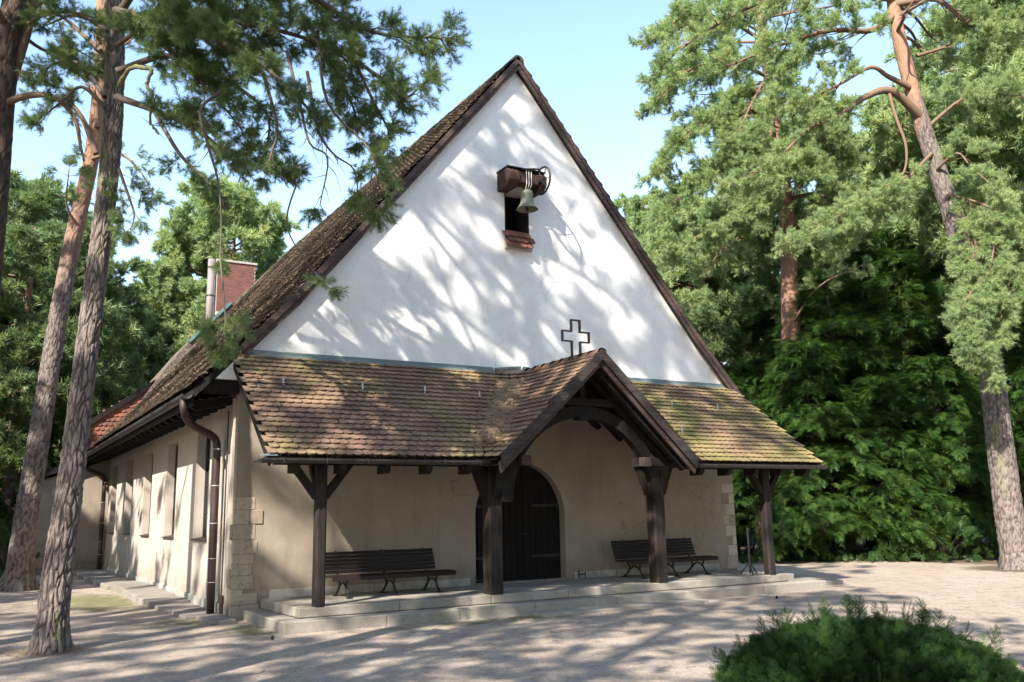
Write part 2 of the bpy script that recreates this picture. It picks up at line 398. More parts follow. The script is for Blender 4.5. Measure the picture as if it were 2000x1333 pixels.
# front wall: ochre below the porch roof (with the door opening), white gable above, bell opening
def wall_sheet(outline_fn): pass
DC, DR, DS = 5.62, 1.04, 1.58                      # door centre, half width, springing height
def arch_pts(cx, r, zs, z0, k=20):
    return [(cx + r, z0)] + [(cx + r*cos(pi*i/k), zs + r*sin(pi*i/k)) for i in range(k+1)] + [(cx - r, z0)]
TH = .45
low = MB()
ap = arch_pts(DC, DR, DS, 0)
def front(mb, poly, y0=0., y1=TH):
    mb.extr([(p[0], y0, p[1]) for p in poly], (0, y1 - y0, 0))
# left, right and the part over the arch, butted together
half = [(DC, 4.42)] + [(DC - .0, DS + DR)] + [(DC - DR*sin(pi/2*i/10), DS + DR*cos(pi/2*i/10)) for i in range(1, 11)] + [(DC - DR, 0), (0, 0), (0, 4.42)]
front(low, half)
half2 = [(2*DC - a, c) for a, c in half]; half2 = [((WD if abs(a - 2*DC) < 1e-6 else a), c) for a, c in half2]
front(low, half2[::-1])
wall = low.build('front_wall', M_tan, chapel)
YGM = 0
g = MB()
OX0, OX1, OZ0, OZ1 = 5.35, 5.95, 7.22, 8.36
gx = lambda z: (11.17 - z) / 1.207
front(g, [(-.42, 3.97), (0.0, 3.97), (0.0, 4.424), (OX0, 4.424), (OX0, OZ1 + .0), (OX0, rz(OX0) - .19), (XC - gx(4.3) - .08, 4.45), (-.42, 3.98)], -.012, TH - .1)
front(g, [(OX0, 4.424), (OX1, 4.424), (OX1, OZ0), (OX0, OZ0)], -.012, TH - .1)
front(g, [(OX0, OZ1), (OX1, OZ1), (OX1, rz(OX1) - .19), (XC, 11.13), (OX0, rz(OX0) - .19)], -.012, TH - .1)
front(g, [(OX1, 4.424), (WD, 4.424), (OX1, rz(OX1) - .19)], -.012, TH - .1)
g.build('gable_wall', M_white, chapel)
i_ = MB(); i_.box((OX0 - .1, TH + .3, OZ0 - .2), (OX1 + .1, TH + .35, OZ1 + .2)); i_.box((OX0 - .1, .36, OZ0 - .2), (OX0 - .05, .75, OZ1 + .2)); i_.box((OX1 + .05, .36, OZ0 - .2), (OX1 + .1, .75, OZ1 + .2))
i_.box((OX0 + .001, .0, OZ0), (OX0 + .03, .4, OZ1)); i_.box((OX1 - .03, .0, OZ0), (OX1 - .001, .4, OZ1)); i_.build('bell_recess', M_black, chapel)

# left side wall with five deep windows
WY = [2.07, 5.31, 8.52, 11.75, 14.95]; WW = 1.2; WZ0, WZ1 = 1.24, 3.33; DEP = .17
sw = MB()
y_ = TH
for k, wy in enumerate(WY):
    sw.box((0, y_, 0), (.5, wy, 3.96)); sw.box((0, wy, 0), (.5, wy + WW, WZ0)); sw.box((0, wy, WZ1), (.5, wy + WW, 3.96)); y_ = wy + WW
sw.box((0, y_, 0), (.5, LN, 3.96))
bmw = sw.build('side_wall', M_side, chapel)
for wy in WY:
    f_ = MB(); x0 = DEP
    f_.box((x0, wy, WZ0), (x0 + .06, wy + .05, WZ1)); f_.box((x0, wy + WW - .05, WZ0), (x0 + .06, wy + WW, WZ1))
    f_.box((x0, wy + .05, WZ0), (x0 + .06, wy + WW - .05, WZ0 + .05)); f_.box((x0, wy + .05, WZ1 - .05), (x0 + .06, wy + WW - .05, WZ1))
    for q in range(1, 4): f_.box((x0 + .01, wy + .05, WZ0 + q * .52 - .01), (x0 + .04, wy + WW - .05, WZ0 + q * .52 + .01))
    f_.box((x0 + .012, wy + .59, WZ0 + .05), (x0 + .045, wy + .61, WZ1 - .05))
    wn_ = f_.build('window', M_lead, chapel)
    gl = MB(); gl.box((x0 + .03, wy + .05, WZ0 + .05), (x0 + .036, wy + WW - .05, WZ1 - .05)); gl.build('pane', M_glass, wn_)
    s_ = MB(); s_.extr([(-.05, wy - .03, WZ0 - .015), (DEP, wy - .03, WZ0 + .03), (DEP, wy - .03, WZ0 + .045), (-.05, wy - .03, WZ0 + .003)], (0, WW + .06, 0)); s_.build('sill', M_gutter, wn_)
# plinth courses, each block its own
for k in range(14):
    y0 = .5 + k * 1.17; p = MB(); p.box((-.035, y0, -.05), (0.003, min(y0 + 1.155, LN), .2)); p.build('plinth_block', M_base, chapel, bevel=.006)
for x0, x1 in [(.62, 1.5), (1.515, 2.5), (2.515, 3.5), (3.515, 4.45), (6.85, 7.9), (7.915, 9.0), (9.015, 10.0), (10.015, 10.8)]:
    p = MB(); p.box((x0, -.03, FLOOR - .02), (x1, .003, FLOOR + .13)); p.build('plinth_block', M_base, chapel, bevel=.006)
# other walls, hidden from here
o_ = MB(); o_.box((WD - .5, TH, 0), (WD, LN, 4.3)); o_.extr([(0, LN, 0), (WD, LN, 0), (WD, LN, 4.3), (XC, LN, 11.0), (0, LN, 3.96)], (0, .4, 0)); o_.build('rear_wall', M_tan, chapel)
# quoins
def quoin(x0, x1, z0, z1, dark=False, proud=.02, wrap=True):
    proud *= .4
    q = MB(); q.box((x0, -proud, z0 + .004), (x1, .05, z1 - .004)); q.build('quoin_stone', M_quoin_d if dark else M_quoin, chapel, bevel=.008)
for a in [(-.022, .33, 1.77, 1.98), (-.022, .24, 1.53, 1.77), (.24, .47, 1.53, 1.77), (-.022, .35, 1.28, 1.53), (-.022, .17, 1.04, 1.28), (.17, .39, 1.05, 1.25), (-.022, .34, .87, 1.04), (-.022, .16, .69, .87),
          (.16, .31, .69, .87), (-.022, .34, .47, .69), (-.022, .17, .22, .47), (.17, .42, .22, .4), (-.03, .45, -.03, .215)]:
    quoin(*a, dark=(a[0] == .24), proud=.02 + random.uniform(0, .01) + (.02 if a[0] == .24 else 0))
for y0, y1, z0, z1 in [(-.0, .22, 1.3, 1.53), (.0, .16, .5, .8)]:
    q = MB(); q.box((-.045, y0, z0), (.01, y1, z1)); q.build('quoin_stone', M_quoin_d, chapel, bevel=.01)
for a in [(11.0, 11.36, 2.0, 2.2), (10.98, 11.2, 1.74, 1.98), (11.2, 11.37, 1.74, 1.98), (11.06, 11.37, 1.5, 1.74), (10.99, 11.18, 1.26, 1.5), (11.18, 11.38, 1.26, 1.5), (11.06, 11.37, 1.02, 1.26),
          (11.1, 11.25, .82, 1.02), (11.25, 11.37, .82, 1.02), (11.1, 11.38, .58, .82), (11.05, 11.38, FLOOR, .58)]:
    quoin(*a, dark=(a in [(10.98, 11.2, 1.74, 1.98), (11.18, 11.38, 1.26, 1.5), (11.1, 11.25, .82, 1.02)]))

kn = MB(); kn.extr([(-.44, -.15, 3.965), (.0, -.15, 3.965), (.0, -.15, rz(0) - .17), (-.44, -.15, rz(-.44) - .17)], (0, .136, 0)); kn.build('kneeler', M_white, chapel)
# kneeler beam and corner trim under the eave
kb = MB(); kb.box((-.62, -.06, 3.74), (-.02, .2, 3.95)); kb.build('eave_beam', M_dark, chapel, bevel=.012)

# door: two leaves of vertical planks
def door():
    d = MB(); y0 = .2
    zt = lambda x_: DS + sqrt(max(0, DR**2 - (x_ - DC)**2))
    n_ = 14; wd = 2 * DR / n_
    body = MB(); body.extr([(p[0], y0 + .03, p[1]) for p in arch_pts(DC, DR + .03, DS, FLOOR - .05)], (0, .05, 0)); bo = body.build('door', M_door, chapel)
    for k in range(n_):
        a, b_ = DC - DR + k*wd + .005, DC - DR + (k+1)*wd - .005
        if k == n_//2: a += .008
        off = random.uniform(-.006, .006)
        p = MB(); p.extr([(a, y0 + off, FLOOR + .01), (b_, y0 + off, FLOOR + .01), (b_, y0 + off, zt(min(b_, DC + DR - .01))), ((a+b_)/2, y0 + off, zt((a+b_)/2)), (a, y0 + off, zt(max(a, DC - DR + .01)))], (0, .03 - off - .002, 0))
        p.build('plank', M_door, bo)
    for z_ in (.75, 1.75): 
        for s_ in (-1, 1): hn = MB(); hn.box((min(DC + s_*1.02, DC + s_*.35), y0 - .02, z_), (max(DC + s_*1.02, DC + s_*.35), y0 - .008, z_ + .05)); hn.build('strap_hinge', M_iron, bo)
    k = MB(); k.tube([(DC + .1, y0 - .02, 1.22), (DC + .1, y0 - .07, 1.22), (DC + .2, y0 - .07, 1.21)], .012, 6); k.build('handle', M_iron, bo)
door()
th = MB(); th.box((DC - DR, -.05, FLOOR - .02), (DC + DR, .45, FLOOR + .012)); th.build('threshold', M_step, chapel, bevel=.005)
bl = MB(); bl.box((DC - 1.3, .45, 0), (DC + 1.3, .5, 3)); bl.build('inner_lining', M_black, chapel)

# ------------------------------------------------------------------ clay tiles
def tile_pts(wd, ln, th_):
    k = 6; h_ = wd * .3; o = [(-wd/2, 0)]                 # straight sides, shallow rounded tail
    for i in range(k + 1):
        u = -1 + 2 * i / k; o.append((wd/2 * u, -(ln - h_) - h_ * (1 - u*u) ** .7))
    o += [(wd/2, 0)]; return o
def add_tile(mb, P, T, D, Nn, wd, ln, th_, tint, lift=.024, rot=0.0):
    """P = middle of the lower edge; D points down the slope"""
    T2 = T * cos(rot) + D * sin(rot); D2 = D * cos(rot) - T * sin(rot)
    o = tile_pts(wd, ln, th_); k = len(o); pts = []
    for up in (1, 0):
        for a, b_ in o:
            s_ = 1 + b_ / ln                              # 1 at the head, 0 at the tail
            pts.append(P + T2 * a + D2 * (b_ * -1 - ln) + Nn * (lift * (1 - s_) * 2 - .004 + (th_ if up else 0)))
    mb.poly(pts, [tuple(range(k))[::-1]] + [(i, (i+1) % k, k + (i+1) % k, k + i) for i in range(1, k-2)] , tint)
TILEM = {}
def tile_single(mt, wd, ln, th_, var):
    key = (mt.name, wd, ln, var)
    if key not in TILEM:
        mb = MB(); add_tile(mb, V((0, 0, 0)), V((1, 0, 0)), V((0, -1, 0)), V((0, 0, 1)), wd, ln, th_, .0)
        TILEM[key] = mb.mesh('tile', mt)
    return TILEM[key]
def lay(tiles, mt, parent, wd, ln, th_, nmax=300, nm='tile'):
    """tiles: list of (P, T, D, N); the nearest nmax become objects, the rest one part"""
    tiles.sort(key=lambda q: (q[0] - CAM).length)
    base = -rootloc(parent)
    for P, T, D, Nn in tiles[:nmax]:
        o = bpy.data.objects.new(nm, tile_single(mt, wd, ln, th_, 0)); COL.objects.link(o); o.parent = parent
        r = random.uniform(-.025, .025) + (random.uniform(-.09, .09) if random.random() < .05 else 0); Nn = Nn.normalized()
        T2 = (T * cos(r) + D * sin(r)).normalized(); D2 = T2.cross(Nn); 
        if D2.dot(D) < 0: D2 = -D2
        mm = Matrix((T2, -D2, Nn)).transposed().to_4x4()
        mm.translation = P + Nn * random.uniform(-.003, .004) + base; o.matrix_local = mm
    if len(tiles) > nmax:
        mb = MB()
        for P, T, D, Nn in tiles[nmax:]:
            add_tile(mb, P + Nn * random.uniform(-.003, .004), T, D, Nn, wd, ln, th_, random.random(), rot=random.uniform(-.02, .02))
        mb.build('tile_field', mt, parent, kind='stuff')

# ---- porch roof: lean-to plus cross gable with swept valleys, laid in level courses
SP, SG = .763, .90; ZT, ZR = 4.42, 4.40; YF, GX0 = -2.82, -.14
def contour(c, side, step=.03, xend=None):
    """level line of the roof at height c on one side of the cross gable: list of (x, y, downslope unit)"""
    xc_, yc_ = XC - (ZR - c) / SG, (c - ZT) / SP
    xa = GX0; r = min(.62, max(.05, xc_ - xa)); out = []
    xx = xa
    while xx < xc_ - r: out.append((V((xx, yc_)), V((0, -1)))); xx += step
    A, B, C_ = V((xc_ - r, yc_)), V((xc_, yc_)), V((xc_, yc_ - r)); nb = max(4, int(r * 1.6 / step))
    for i in range(nb):
        t_ = i / nb; p = A*(1-t_)**2 + B*2*t_*(1-t_) + C_*t_*t_; d = ((B - A)*(1-t_) + (C_ - B)*t_).normalized()
        out.append((p, V((d.y, -d.x))))
    yy = yc_ - r
    while yy > YF: out.append((V((xc_, yy)), V((-1, 0)))); yy -= step
    out = [(p, q) for p, q in out if p.y >= YF - 1e-6]
    res = []
    for p, q in out:
        sl = 1 / max(.2, (abs(q.x) / SG + abs(q.y) / SP))
        x_ = p.x if side < 0 else 2*XC - p.x; qx = q.x if side < 0 else -q.x
        D = V((qx, q.y, -sl)).normalized(); T = V((-q.y, qx if False else q.x * (1 if side < 0 else -1), 0))
        T = V((-D.y, D.x, 0)).normalized()
        Nn = T.cross(D)
        if Nn.z < 0: Nn = -Nn
        res.append((V((x_, p.y, c)), T, D, Nn))
    return res
porch = MB()
DCZ = .0945; NROW = 21; Z0 = 2.50
tilesP = []; decks = {-1: [], 1: []}
for side in (-1, 1):
    rows = []
    for k in range(NROW + 1):
        c = Z0 + k * DCZ * (4.40 - Z0) / (NROW * DCZ)
        rows.append(contour(c, side))
    # tiles
    for k in range(NROW):
        ct = rows[k]; s_ = 0; nxt = .02 + random.uniform(.0, .01) + (.074 if k % 2 else 0); prev = ct[0]
        for q in ct[1:]:
            sl_ = (q[0] - prev[0]).length
            while s_ + sl_ >= nxt:
                t_ = (nxt - s_) / sl_; nxt += .148
                p_ = prev[0].lerp(q[0], t_) + q[1] * random.uniform(-.004, .004) + q[2] * random.uniform(-.004, .006)
                tilesP.append((p_ + q[3] * .02, q[1], q[2], q[3]))
            s_ += sl_; prev = q
    # deck surface resampled
    NS = 70
    for off in (-.012, -.11):
        grid = []
        for ct in rows:
            L = [0]
            for a, b_ in zip(ct, ct[1:]): L.append(L[-1] + (b_[0] - a[0]).length)
            line = []; j = 0
            for i in range(NS + 1):
                tg = L[-1] * i / NS
                while j < len(L) - 2 and L[j+1] < tg: j += 1
                line.append(ct[j][0] + ct[j][3] * off)
            grid.append(line)
        decks[side].append(grid)
proof = None
dk = MB()
for side in (-1, 1):
    for gi, grid in enumerate(decks[side]):
        o = len(dk.v)
        for line in grid:
            for p in line: dk.v.append(tuple(p))
        w1 = len(grid[0])
        for j in range(len(grid) - 1):
            for i in range(w1 - 1):
                q = (o + j*w1 + i, o + j*w1 + i + 1, o + (j+1)*w1 + i + 1, o + (j+1)*w1 + i)
                dk.f.append(q if (gi == 0) == (side < 0) else q[::-1])
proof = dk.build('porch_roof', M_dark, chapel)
lay(tilesP, M_tileP, proof, .145, .24, .018)
# cut strips at both side verges and the eave
for xv in (GX0 - .02, 2*XC - GX0 - .02):
    vg = MB(); vg.extr([(xv, .0, ZT - .02), (xv, -2.5, 2.50), (xv, -2.5, 2.38), (xv, .0, ZT - .16)], (.04, 0, 0)); vg.build('verge_board', M_dark, proof)
# rafters
for k in range(18):
    xr = .12 + k * .655
    if abs(xr - XC) < 2.0: continue
    rf = MB(); rf.beam((xr, -2.42, 2.455), (xr, 0, 4.24), .09, .13); rf.build('rafter', M_dark, proof)
for k in range(8):
    for s_ in (-1, 1):
        yy = -.25 - k * .33; e_ = min(1.98, (ZR - ZT - SP * yy) / SG)
        rf = MB(); rf.beam((XC + s_*e_, yy, 4.17 - .9 * e_), (XC + s_*.05, yy, 4.13), .08, .12, V((0, 1, 0))); rf.build('rafter', M_dark, proof)
for k in range(6):
    xr = XC - 1.65 + k * .66; yv = max(-2.3, (ZR - SG * abs(xr - XC) - ZT) / SP)
    if yv < -.2: rf = MB(); rf.beam((xr, yv, ZT + SP * yv - .2), (xr, 0, ZT - .2), .09, .12); rf.build('rafter', M_dark, proof)
# barge boards of the cross gable, two lapped boards a side
for s_ in (-1, 1):
    for (wy, off, hh, mm) in ((YF - .03, -.035, .15, M_bargeD), (YF + .04, -.15, .13, M_barge)):
        bb = MB(); sx = .915
        p0 = V((XC + s_*.0, wy, 4.40 + off + .03)); p1 = V((XC + s_*2.12, wy, 4.40 - 2.12*.90 + off + .03))
        h2 = hh / 2 / cos(math.atan(.9))
        bb.extr([p0 + V((0, 0, h2)), p1 + V((0, 0, h2)), p1 + V((0, 0, -h2)) - V((s_*.04, 0, 0)), p0 + V((0, 0, -h2))][::s_], (0, .045, 0))
        bb.build('barge_board', mm, proof)
# ridge tiles
for k in range(9):
    y1 = YF - .02 + k * .315; rt = MB(); ring = []
    for yy, r in ((y1, .10), (y1 + .36, .085)):
        for i in range(9):
            a = pi * i / 8; ring.append((XC + r*1.05*cos(a), yy, 4.385 + (.035 if yy == y1 else 0) + r*.95*sin(a)))
    rt.poly(ring, [(i, i+1, i+10, i+9) for i in range(8)] + [(0, 9, 17, 8)]); rt.build('ridge_tile', M_tileP, proof)
# snow hooks
for hx, hy in ((.5, -.75), (1.9, -.75), (3.1, -.75), (4.2, -.8), (4.75, -1.2), (7.7, -.8), (8.9, -.75), (10.2, -.75), (7.2, -.9), (8.4, -1.6)):
    hz = ZT + SP * hy + .03; h_ = MB(); h_.beam((hx, hy, hz), (hx, hy - .14, hz - .09), .03, .006); h_.beam((hx, hy - .14, hz - .09), (hx, hy - .13, hz + .05), .03, .006); h_.build('snow_hook', M_hook, proof)
# flashing along the wall
for x0, x1 in ((-.12, 1.9), (1.905, 3.6), (3.605, 5.0), (6.3, 8.1), (8.105, 9.9), (9.905, 11.4)):
    f_ = MB(); f_.extr([(x0, -.013, 4.53), (x0, -.05, 4.515), (x0, -.055, 4.465), (x0, -.17, 4.34), (x0, -.17, 4.325), (x0, -.013, 4.42)][::-1], (x1 - x0, 0, 0)); f_.build('flashing', M_flash, proof)
for s_ in (-1, 1):
    f_ = MB(); f_.beam((XC + s_*.62, -.04, 4.49), (XC + s_*.03, -.04, 4.56), .07, .05); f_.build('flashing', M_flash, proof)
# gutter
def half_pipe(mb, p, q, r, k=8, th_=.008):
    p, q = V(p), V(q); d = (q - p).normalized(); s_ = d.cross(V((0, 0, 1))).normalized(); pts = []
    for e in (p, q):
        for rr in (r, r - th_):
            for i in range(k + 1):
                a = pi * i / k; pts.append(e + s_ * rr * cos(a) - V((0, 0, 1)) * rr * sin(a))
    n1 = k + 1; f = []
    for i in range(k):
        f += [(i, i+1, 2*n1+i+1, 2*n1+i), (n1+i+1, n1+i, 3*n1+i, 3*n1+i+1), (i+1, i, n1+i, n1+i+1), (2*n1+i, 2*n1+i+1, 3*n1+i+1, 3*n1+i)]
    f += [(0, 2*n1, 3*n1, n1), (k, n1+k, 3*n1+k, 2*n1+k)]
    mb.poly(pts, f)
for a, b_ in ((-.25, 3.62), (7.72, 11.6)):
    gt = MB(); half_pipe(gt, (a, -2.52, 2.49), (b_, -2.52, 2.49), .075); gt.build('gutter', M_gutter, proof)
    for k in range(6):
        gx_ = a + .3 + k * (b_ - a - .6) / 5
        h_ = MB(); h_.tube([(gx_, -2.6, 2.5), (gx_, -2.585, 2.43), (gx_, -2.52, 2.408), (gx_, -2.455, 2.43), (gx_, -2.44, 2.5)], .008, 5); h_.build('gutter_bracket', M_gutter, proof)
sp = MB(); sp.extr([(-.25, -2.45, 2.50), (-.25, -2.6, 2.50), (-.45, -2.56, 2.42), (-.25, -2.5, 2.41)][::-1], (0.02, 0, 0)); sp.extr([(-.27, -2.44, 2.53), (-.27, -2.6, 2.515), (-.05, -2.6, 2.52), (-.05, -2.44, 2.56)], (0, 0, .012)); sp.build('gutter_end', M_flash, proof)
pl = MB(); pl.box((.2, -2.3, 2.33), (11.2, -2.12, 2.43)); pl.box((.2, -2.44, 2.40), (3.6, -2.41, 2.5)); pl.box((7.75, -2.44, 2.40), (11.2, -2.41, 2.5))
pl = MB(); pl.box((.05, -2.16, 2.42), (3.2, -1.98, 2.58)); pl.box((8.15, -2.16, 2.42), (11.3, -1.98, 2.58)); pl.build('wall_plate', M_darkx, chapel)
for k in range(16):                               # visible rafter feet under the gutter
    xr = .22 + k * .72
    if 3.45 < xr < 7.85: continue
    f_ = MB(); f_.extr([(xr, -2.5, 2.42), (xr, -2.5, 2.34), (xr, -2.42, 2.28), (xr, -2.18, 2.28), (xr, -2.18, 2.42)], (.1, 0, 0)); f_.build('rafter_foot', M_dark, proof)

# posts with their braces
def post(x_, wd, fat):
    root = MB()
    y0, y1 = -2.1, -2.1 + wd
    c_ = .03; z0, z1 = FLOOR - .005, 2.44
    pr = [(x_-wd/2+c_, y0), (x_+wd/2-c_, y0), (x_+wd/2, y0+c_), (x_+wd/2, y1-c_), (x_+wd/2-c_, y1), (x_-wd/2+c_, y1), (x_-wd/2, y1-c_), (x_-wd/2, y0+c_)]
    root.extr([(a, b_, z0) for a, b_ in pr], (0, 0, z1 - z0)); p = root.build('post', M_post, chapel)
    yc_ = (y0 + y1) / 2
    for s_ in (-1, 1):
        br = MB()
        if fat:
            br.extr([(x_ + s_*(wd/2 - .02), yc_ - .09, 1.92), (x_ + s_*(wd/2 + .05), yc_ - .09, 1.92), (x_ + s_*(wd/2 + .26), yc_ - .09, 2.44), (x_ + s_*(wd/2 + .06), yc_ - .09, 2.44), (x_ + s_*(wd/2 - .02), yc_ - .09, 2.2)][::-s_], (0, .18, 0))
        else:
            br.beam((x_ + s_*(wd/2 - .02), yc_, 1.93), (x_ + s_*.47, yc_, 2.46), .11, .11)
        br.build('brace', M_dark, p)
    br = MB()
    if fat: br.extr([(x_ - .08, y0 + .02, 1.92), (x_ - .08, y0 - .06, 1.92), (x_ - .08, y0 - .24, 2.44), (x_ - .08, y0 + .02, 2.44)], (.16, 0, 0))
    br.beam((x_, y1 - .02, 1.95), (x_, y1 + .38, 2.5), .1, .1)
    br.build('brace', M_dark, p)
    return p
post(.80, .17, False); post(3.86, .27, True); post(7.43, .27, True); post(10.30, .19, False)
for x0, x1 in ((3.28, 4.44), (6.98, 8.12)):
    b_ = MB(); b_.box((x0, -2.24, 2.445), (x1, -1.86, 2.61)); b_.build('saddle_beam', M_darkx, chapel, bevel=.012)
for x0 in (4.22, 6.86):
    b_ = MB(); b_.box((x0, -2.38, 2.44), (x0 + .2, -2.245, 2.61)); b_.build('beam_end', M_barge, chapel, bevel=.01)
# arched tie, collar and king post at the mouth of the porch
def arch_tie(y0, y1, ri, ro, zc):
    mb = MB(); k = 28; pts = []
    for yy in (y0, y1):
        for r in (ri, ro):
            for i in range(k + 1):
                a = radians(2) + (pi - radians(4)) * i / k
                pts.append((XC + r*cos(a)*1.0, yy, zc + r*sin(a)))
    n1 = k + 1; f = []
    for i in range(k):
        f += [(i, i+1, n1+i+1, n1+i), (2*n1+i+1, 2*n1+i, 3*n1+i, 3*n1+i+1), (i+1, i, 2*n1+i, 2*n1+i+1), (n1+i, n1+i+1, 3*n1+i+1, 3*n1+i)]
    f += [(0, n1, 3*n1, 2*n1), (n1+k, k, 2*n1+k, 3*n1+k)]
    mb.poly(pts, f); return mb
arch_tie(-2.22, -2.05, 1.55, 1.76, 1.77).build('arched_brace', M_dark, chapel)
kb = MB(); kb.box((XC - .12, -2.24, 3.28), (XC + .12, -2.04, 3.34)); kb.build('key_block', M_dark, chapel)
cb = MB(); cb.box((XC - .66, -2.26, 3.53), (XC + .66, -2.06, 3.67)); cb.build('collar_beam', M_darkx, chapel)
kp = MB(); kp.box((XC - .06, -2.2, 3.672), (XC + .06, -2.08, 4.25)); kp.build('king_post', M_dark, chapel)
for s_ in (-1, 1):
    pr = MB(); pr.beam((XC + s_*1.86, -2.16, 2.58), (XC + s_*.03, -2.16, 4.22), .14, .15, V((0, 1, 0))); pr.build('principal_rafter', M_dark, chapel)

# ---- main roof
EX = -.80; YV, YB = -.16, 17.3
SL = V((1, 0, RS)).normalized(); NL = V((-RS, 0, 1)).normalized()
rd = MB()
for s_ in (-1, 1):
    ex = EX if s_ < 0 else 2*XC - EX
    kx = XC + s_ * 4.7; p = [(XC, rz(XC)), (kx, rz(kx)), (ex, rz(ex)), (ex, rz(ex) - .15), (kx, rz(kx) - .17), (XC, rz(XC) - .2)]
    rd.extr([(a, YV + .02, b_) for a, b_ in (p if s_ > 0 else p[::-1])], (0, YB - YV - .04, 0))
mroof = rd.build('main_roof', M_dark, chapel)
tl = []; PIT = .158
S2 = V((1, 0, 1.07)).normalized(); N2L = V((-1.07, 0, 1)).normalized(); LK = 4.7 / SL.x
LSL = LK + (XC - 4.7 - EX) / S2.x
def on_slope(s0):
    if s0 <= LK: return V((XC, 0, RT)) - SL * s0, SL, NL
    return V((XC, 0, RT)) - SL * LK - S2 * (s0 - LK), S2, N2L
for k in range(int(LSL / PIT)):
    s0 = LSL - k * PIT; base, sl_, nl_ = on_slope(s0); base = base + nl_ * .012
    sag = .03 * sin(k * .35)
    for j in range(int((YB - YV) / .172)):
        yy = YV + .08 + j * .172 + (.086 if k % 2 else 0) + (random.uniform(-.05, .02) if j == 0 else 0)
        if yy > YB: continue
        bell = max(0, 1 - k / 7) ** 2 * .05
        tl.append((base + V((0, yy, 0)) + nl_ * (bell + .016 * noise.noise(V((s0 * .8, yy * .5, 0)))), V((0, -1, 0)), -sl_, nl_))
lay(tl, M_tileR, mroof, .166, .25, .016)
# first columns of the other slope, seen as a serrated edge against the sky
SR = V((-1, 0, RS)).normalized(); NR = V((RS, 0, 1)).normalized(); mb = MB()
for k in range(int(LSL / PIT)):
    base, sl_, nl_ = on_slope(LSL - k * PIT); base = V((2*XC - base.x, 0, base.z)); sl_ = V((-sl_.x, 0, sl_.z)); nl_ = V((-nl_.x, 0, nl_.z)); base = base + nl_ * .012
    for j in range(6):
        add_tile(mb, base + V((0, YV + .08 + j*.172 + (.086 if k % 2 else 0), 0)) + nl_ * random.uniform(-.004, .006), V((0, 1, 0)), -sl_, nl_, .166, .25, .016, random.random())
mb.build('far_slope_tile_field', M_tileR, mroof, kind='stuff')
# barge boards, two steps, in lengths
for s_ in (-1, 1):
    n_ = 4
    for k in range(n_):
        for (off, hh, yo) in ((-.055, .10, -.03), (-.17, .13, 0.0)):
            xa = XC + s_ * ([0, 1.6, 3.2, 4.7][k]); xb = XC + s_ * ([1.6, 3.2, 4.7, 5.9][k] - .006)
            if k == n_ - 1: xb = XC + s_ * (5.72 if s_ < 0 else 5.98)
            q = [(xa, rz(xa) + off + hh/2 * 1.5), (xb, rz(xb) + off + hh/2 * 1.5), (xb, rz(xb) + off - hh/2 * 1.5), (xa, rz(xa) + off - hh/2 * 1.5)]
            bb = MB(); bb.extr([(a, YV + yo, c) for a, c in (q if s_ > 0 else q[::-1])], (0, .04, 0)); bb.build('barge_board', M_barge, mroof)
# ridge tiles
for k in range(22):
    y1 = YV - .03 + k * .8; rt = MB(); ring = []
    for yy, r in ((y1, .125), (y1 + .83, .11)):
        for i in range(9):
            a = pi * i / 8; ring.append((XC + r*1.1*cos(a), yy, RT - .06 + r*.9*sin(a)))
    rt.poly(ring, [(i, i+1, i+10, i+9) for i in range(8)] + [(0, 9, 17, 8), tuple(range(8, -1, -1))]); rt.build('ridge_tile', M_tileR, mroof)
# rafter tails, soffit boards and gutter along the side
for k in range(27):
    yy = .35 + k * .63; rt = MB()
    rt.extr([(EX + .08, yy, 3.62), (EX + .08, yy, 3.52), (EX + .16, yy, 3.46), (0, yy, 3.60), (0, yy, 3.74)], (0, .11, 0)); rt.build('rafter_tail', M_dark, mroof)
for k in range(5):
    sf = MB(); a = EX + .05 + k * .165; sf.beam((a + .08, TH, 3.66 + k*.03), (a + .08, LN, 3.66 + k*.03), .155, .02); sf.build('soffit_board', M_dark, mroof)
fb = MB(); fb.box((EX - .005, YV + .06, 3.5), (EX + .03, LN + .2, 3.68)); fb.build('fascia', M_dark, mroof)
gt = MB(); half_pipe(gt, (EX - .085, YV, 3.68), (EX - .085, YB, 3.66), .085); gt.build('gutter', M_gutter, mroof)
cr_ = [(XC, .0), (4.6, .12), (3.4, .36), (2.3, .46), (1.5, .36), (.95, .12), (.8, -.2), (XC, -.4)]
cs = MB(); cs.extr([(a, YB - .3, rz(a) + b_) for a, b_ in cr_][::-1], (0, 2.5, 0)); cro = cs.build('choir_roof', M_tileR, chapel)
for (a, u), (b_, v2) in zip(cr_[2:3], cr_[3:4]): cs = MB(); cs.beam((a + .3, YB - .33, rz(a + .3) + .34), (b_, YB - .33, rz(b_) + v2 + .03), .07, .1); cs.build('rear_flashing', M_copper, cro)

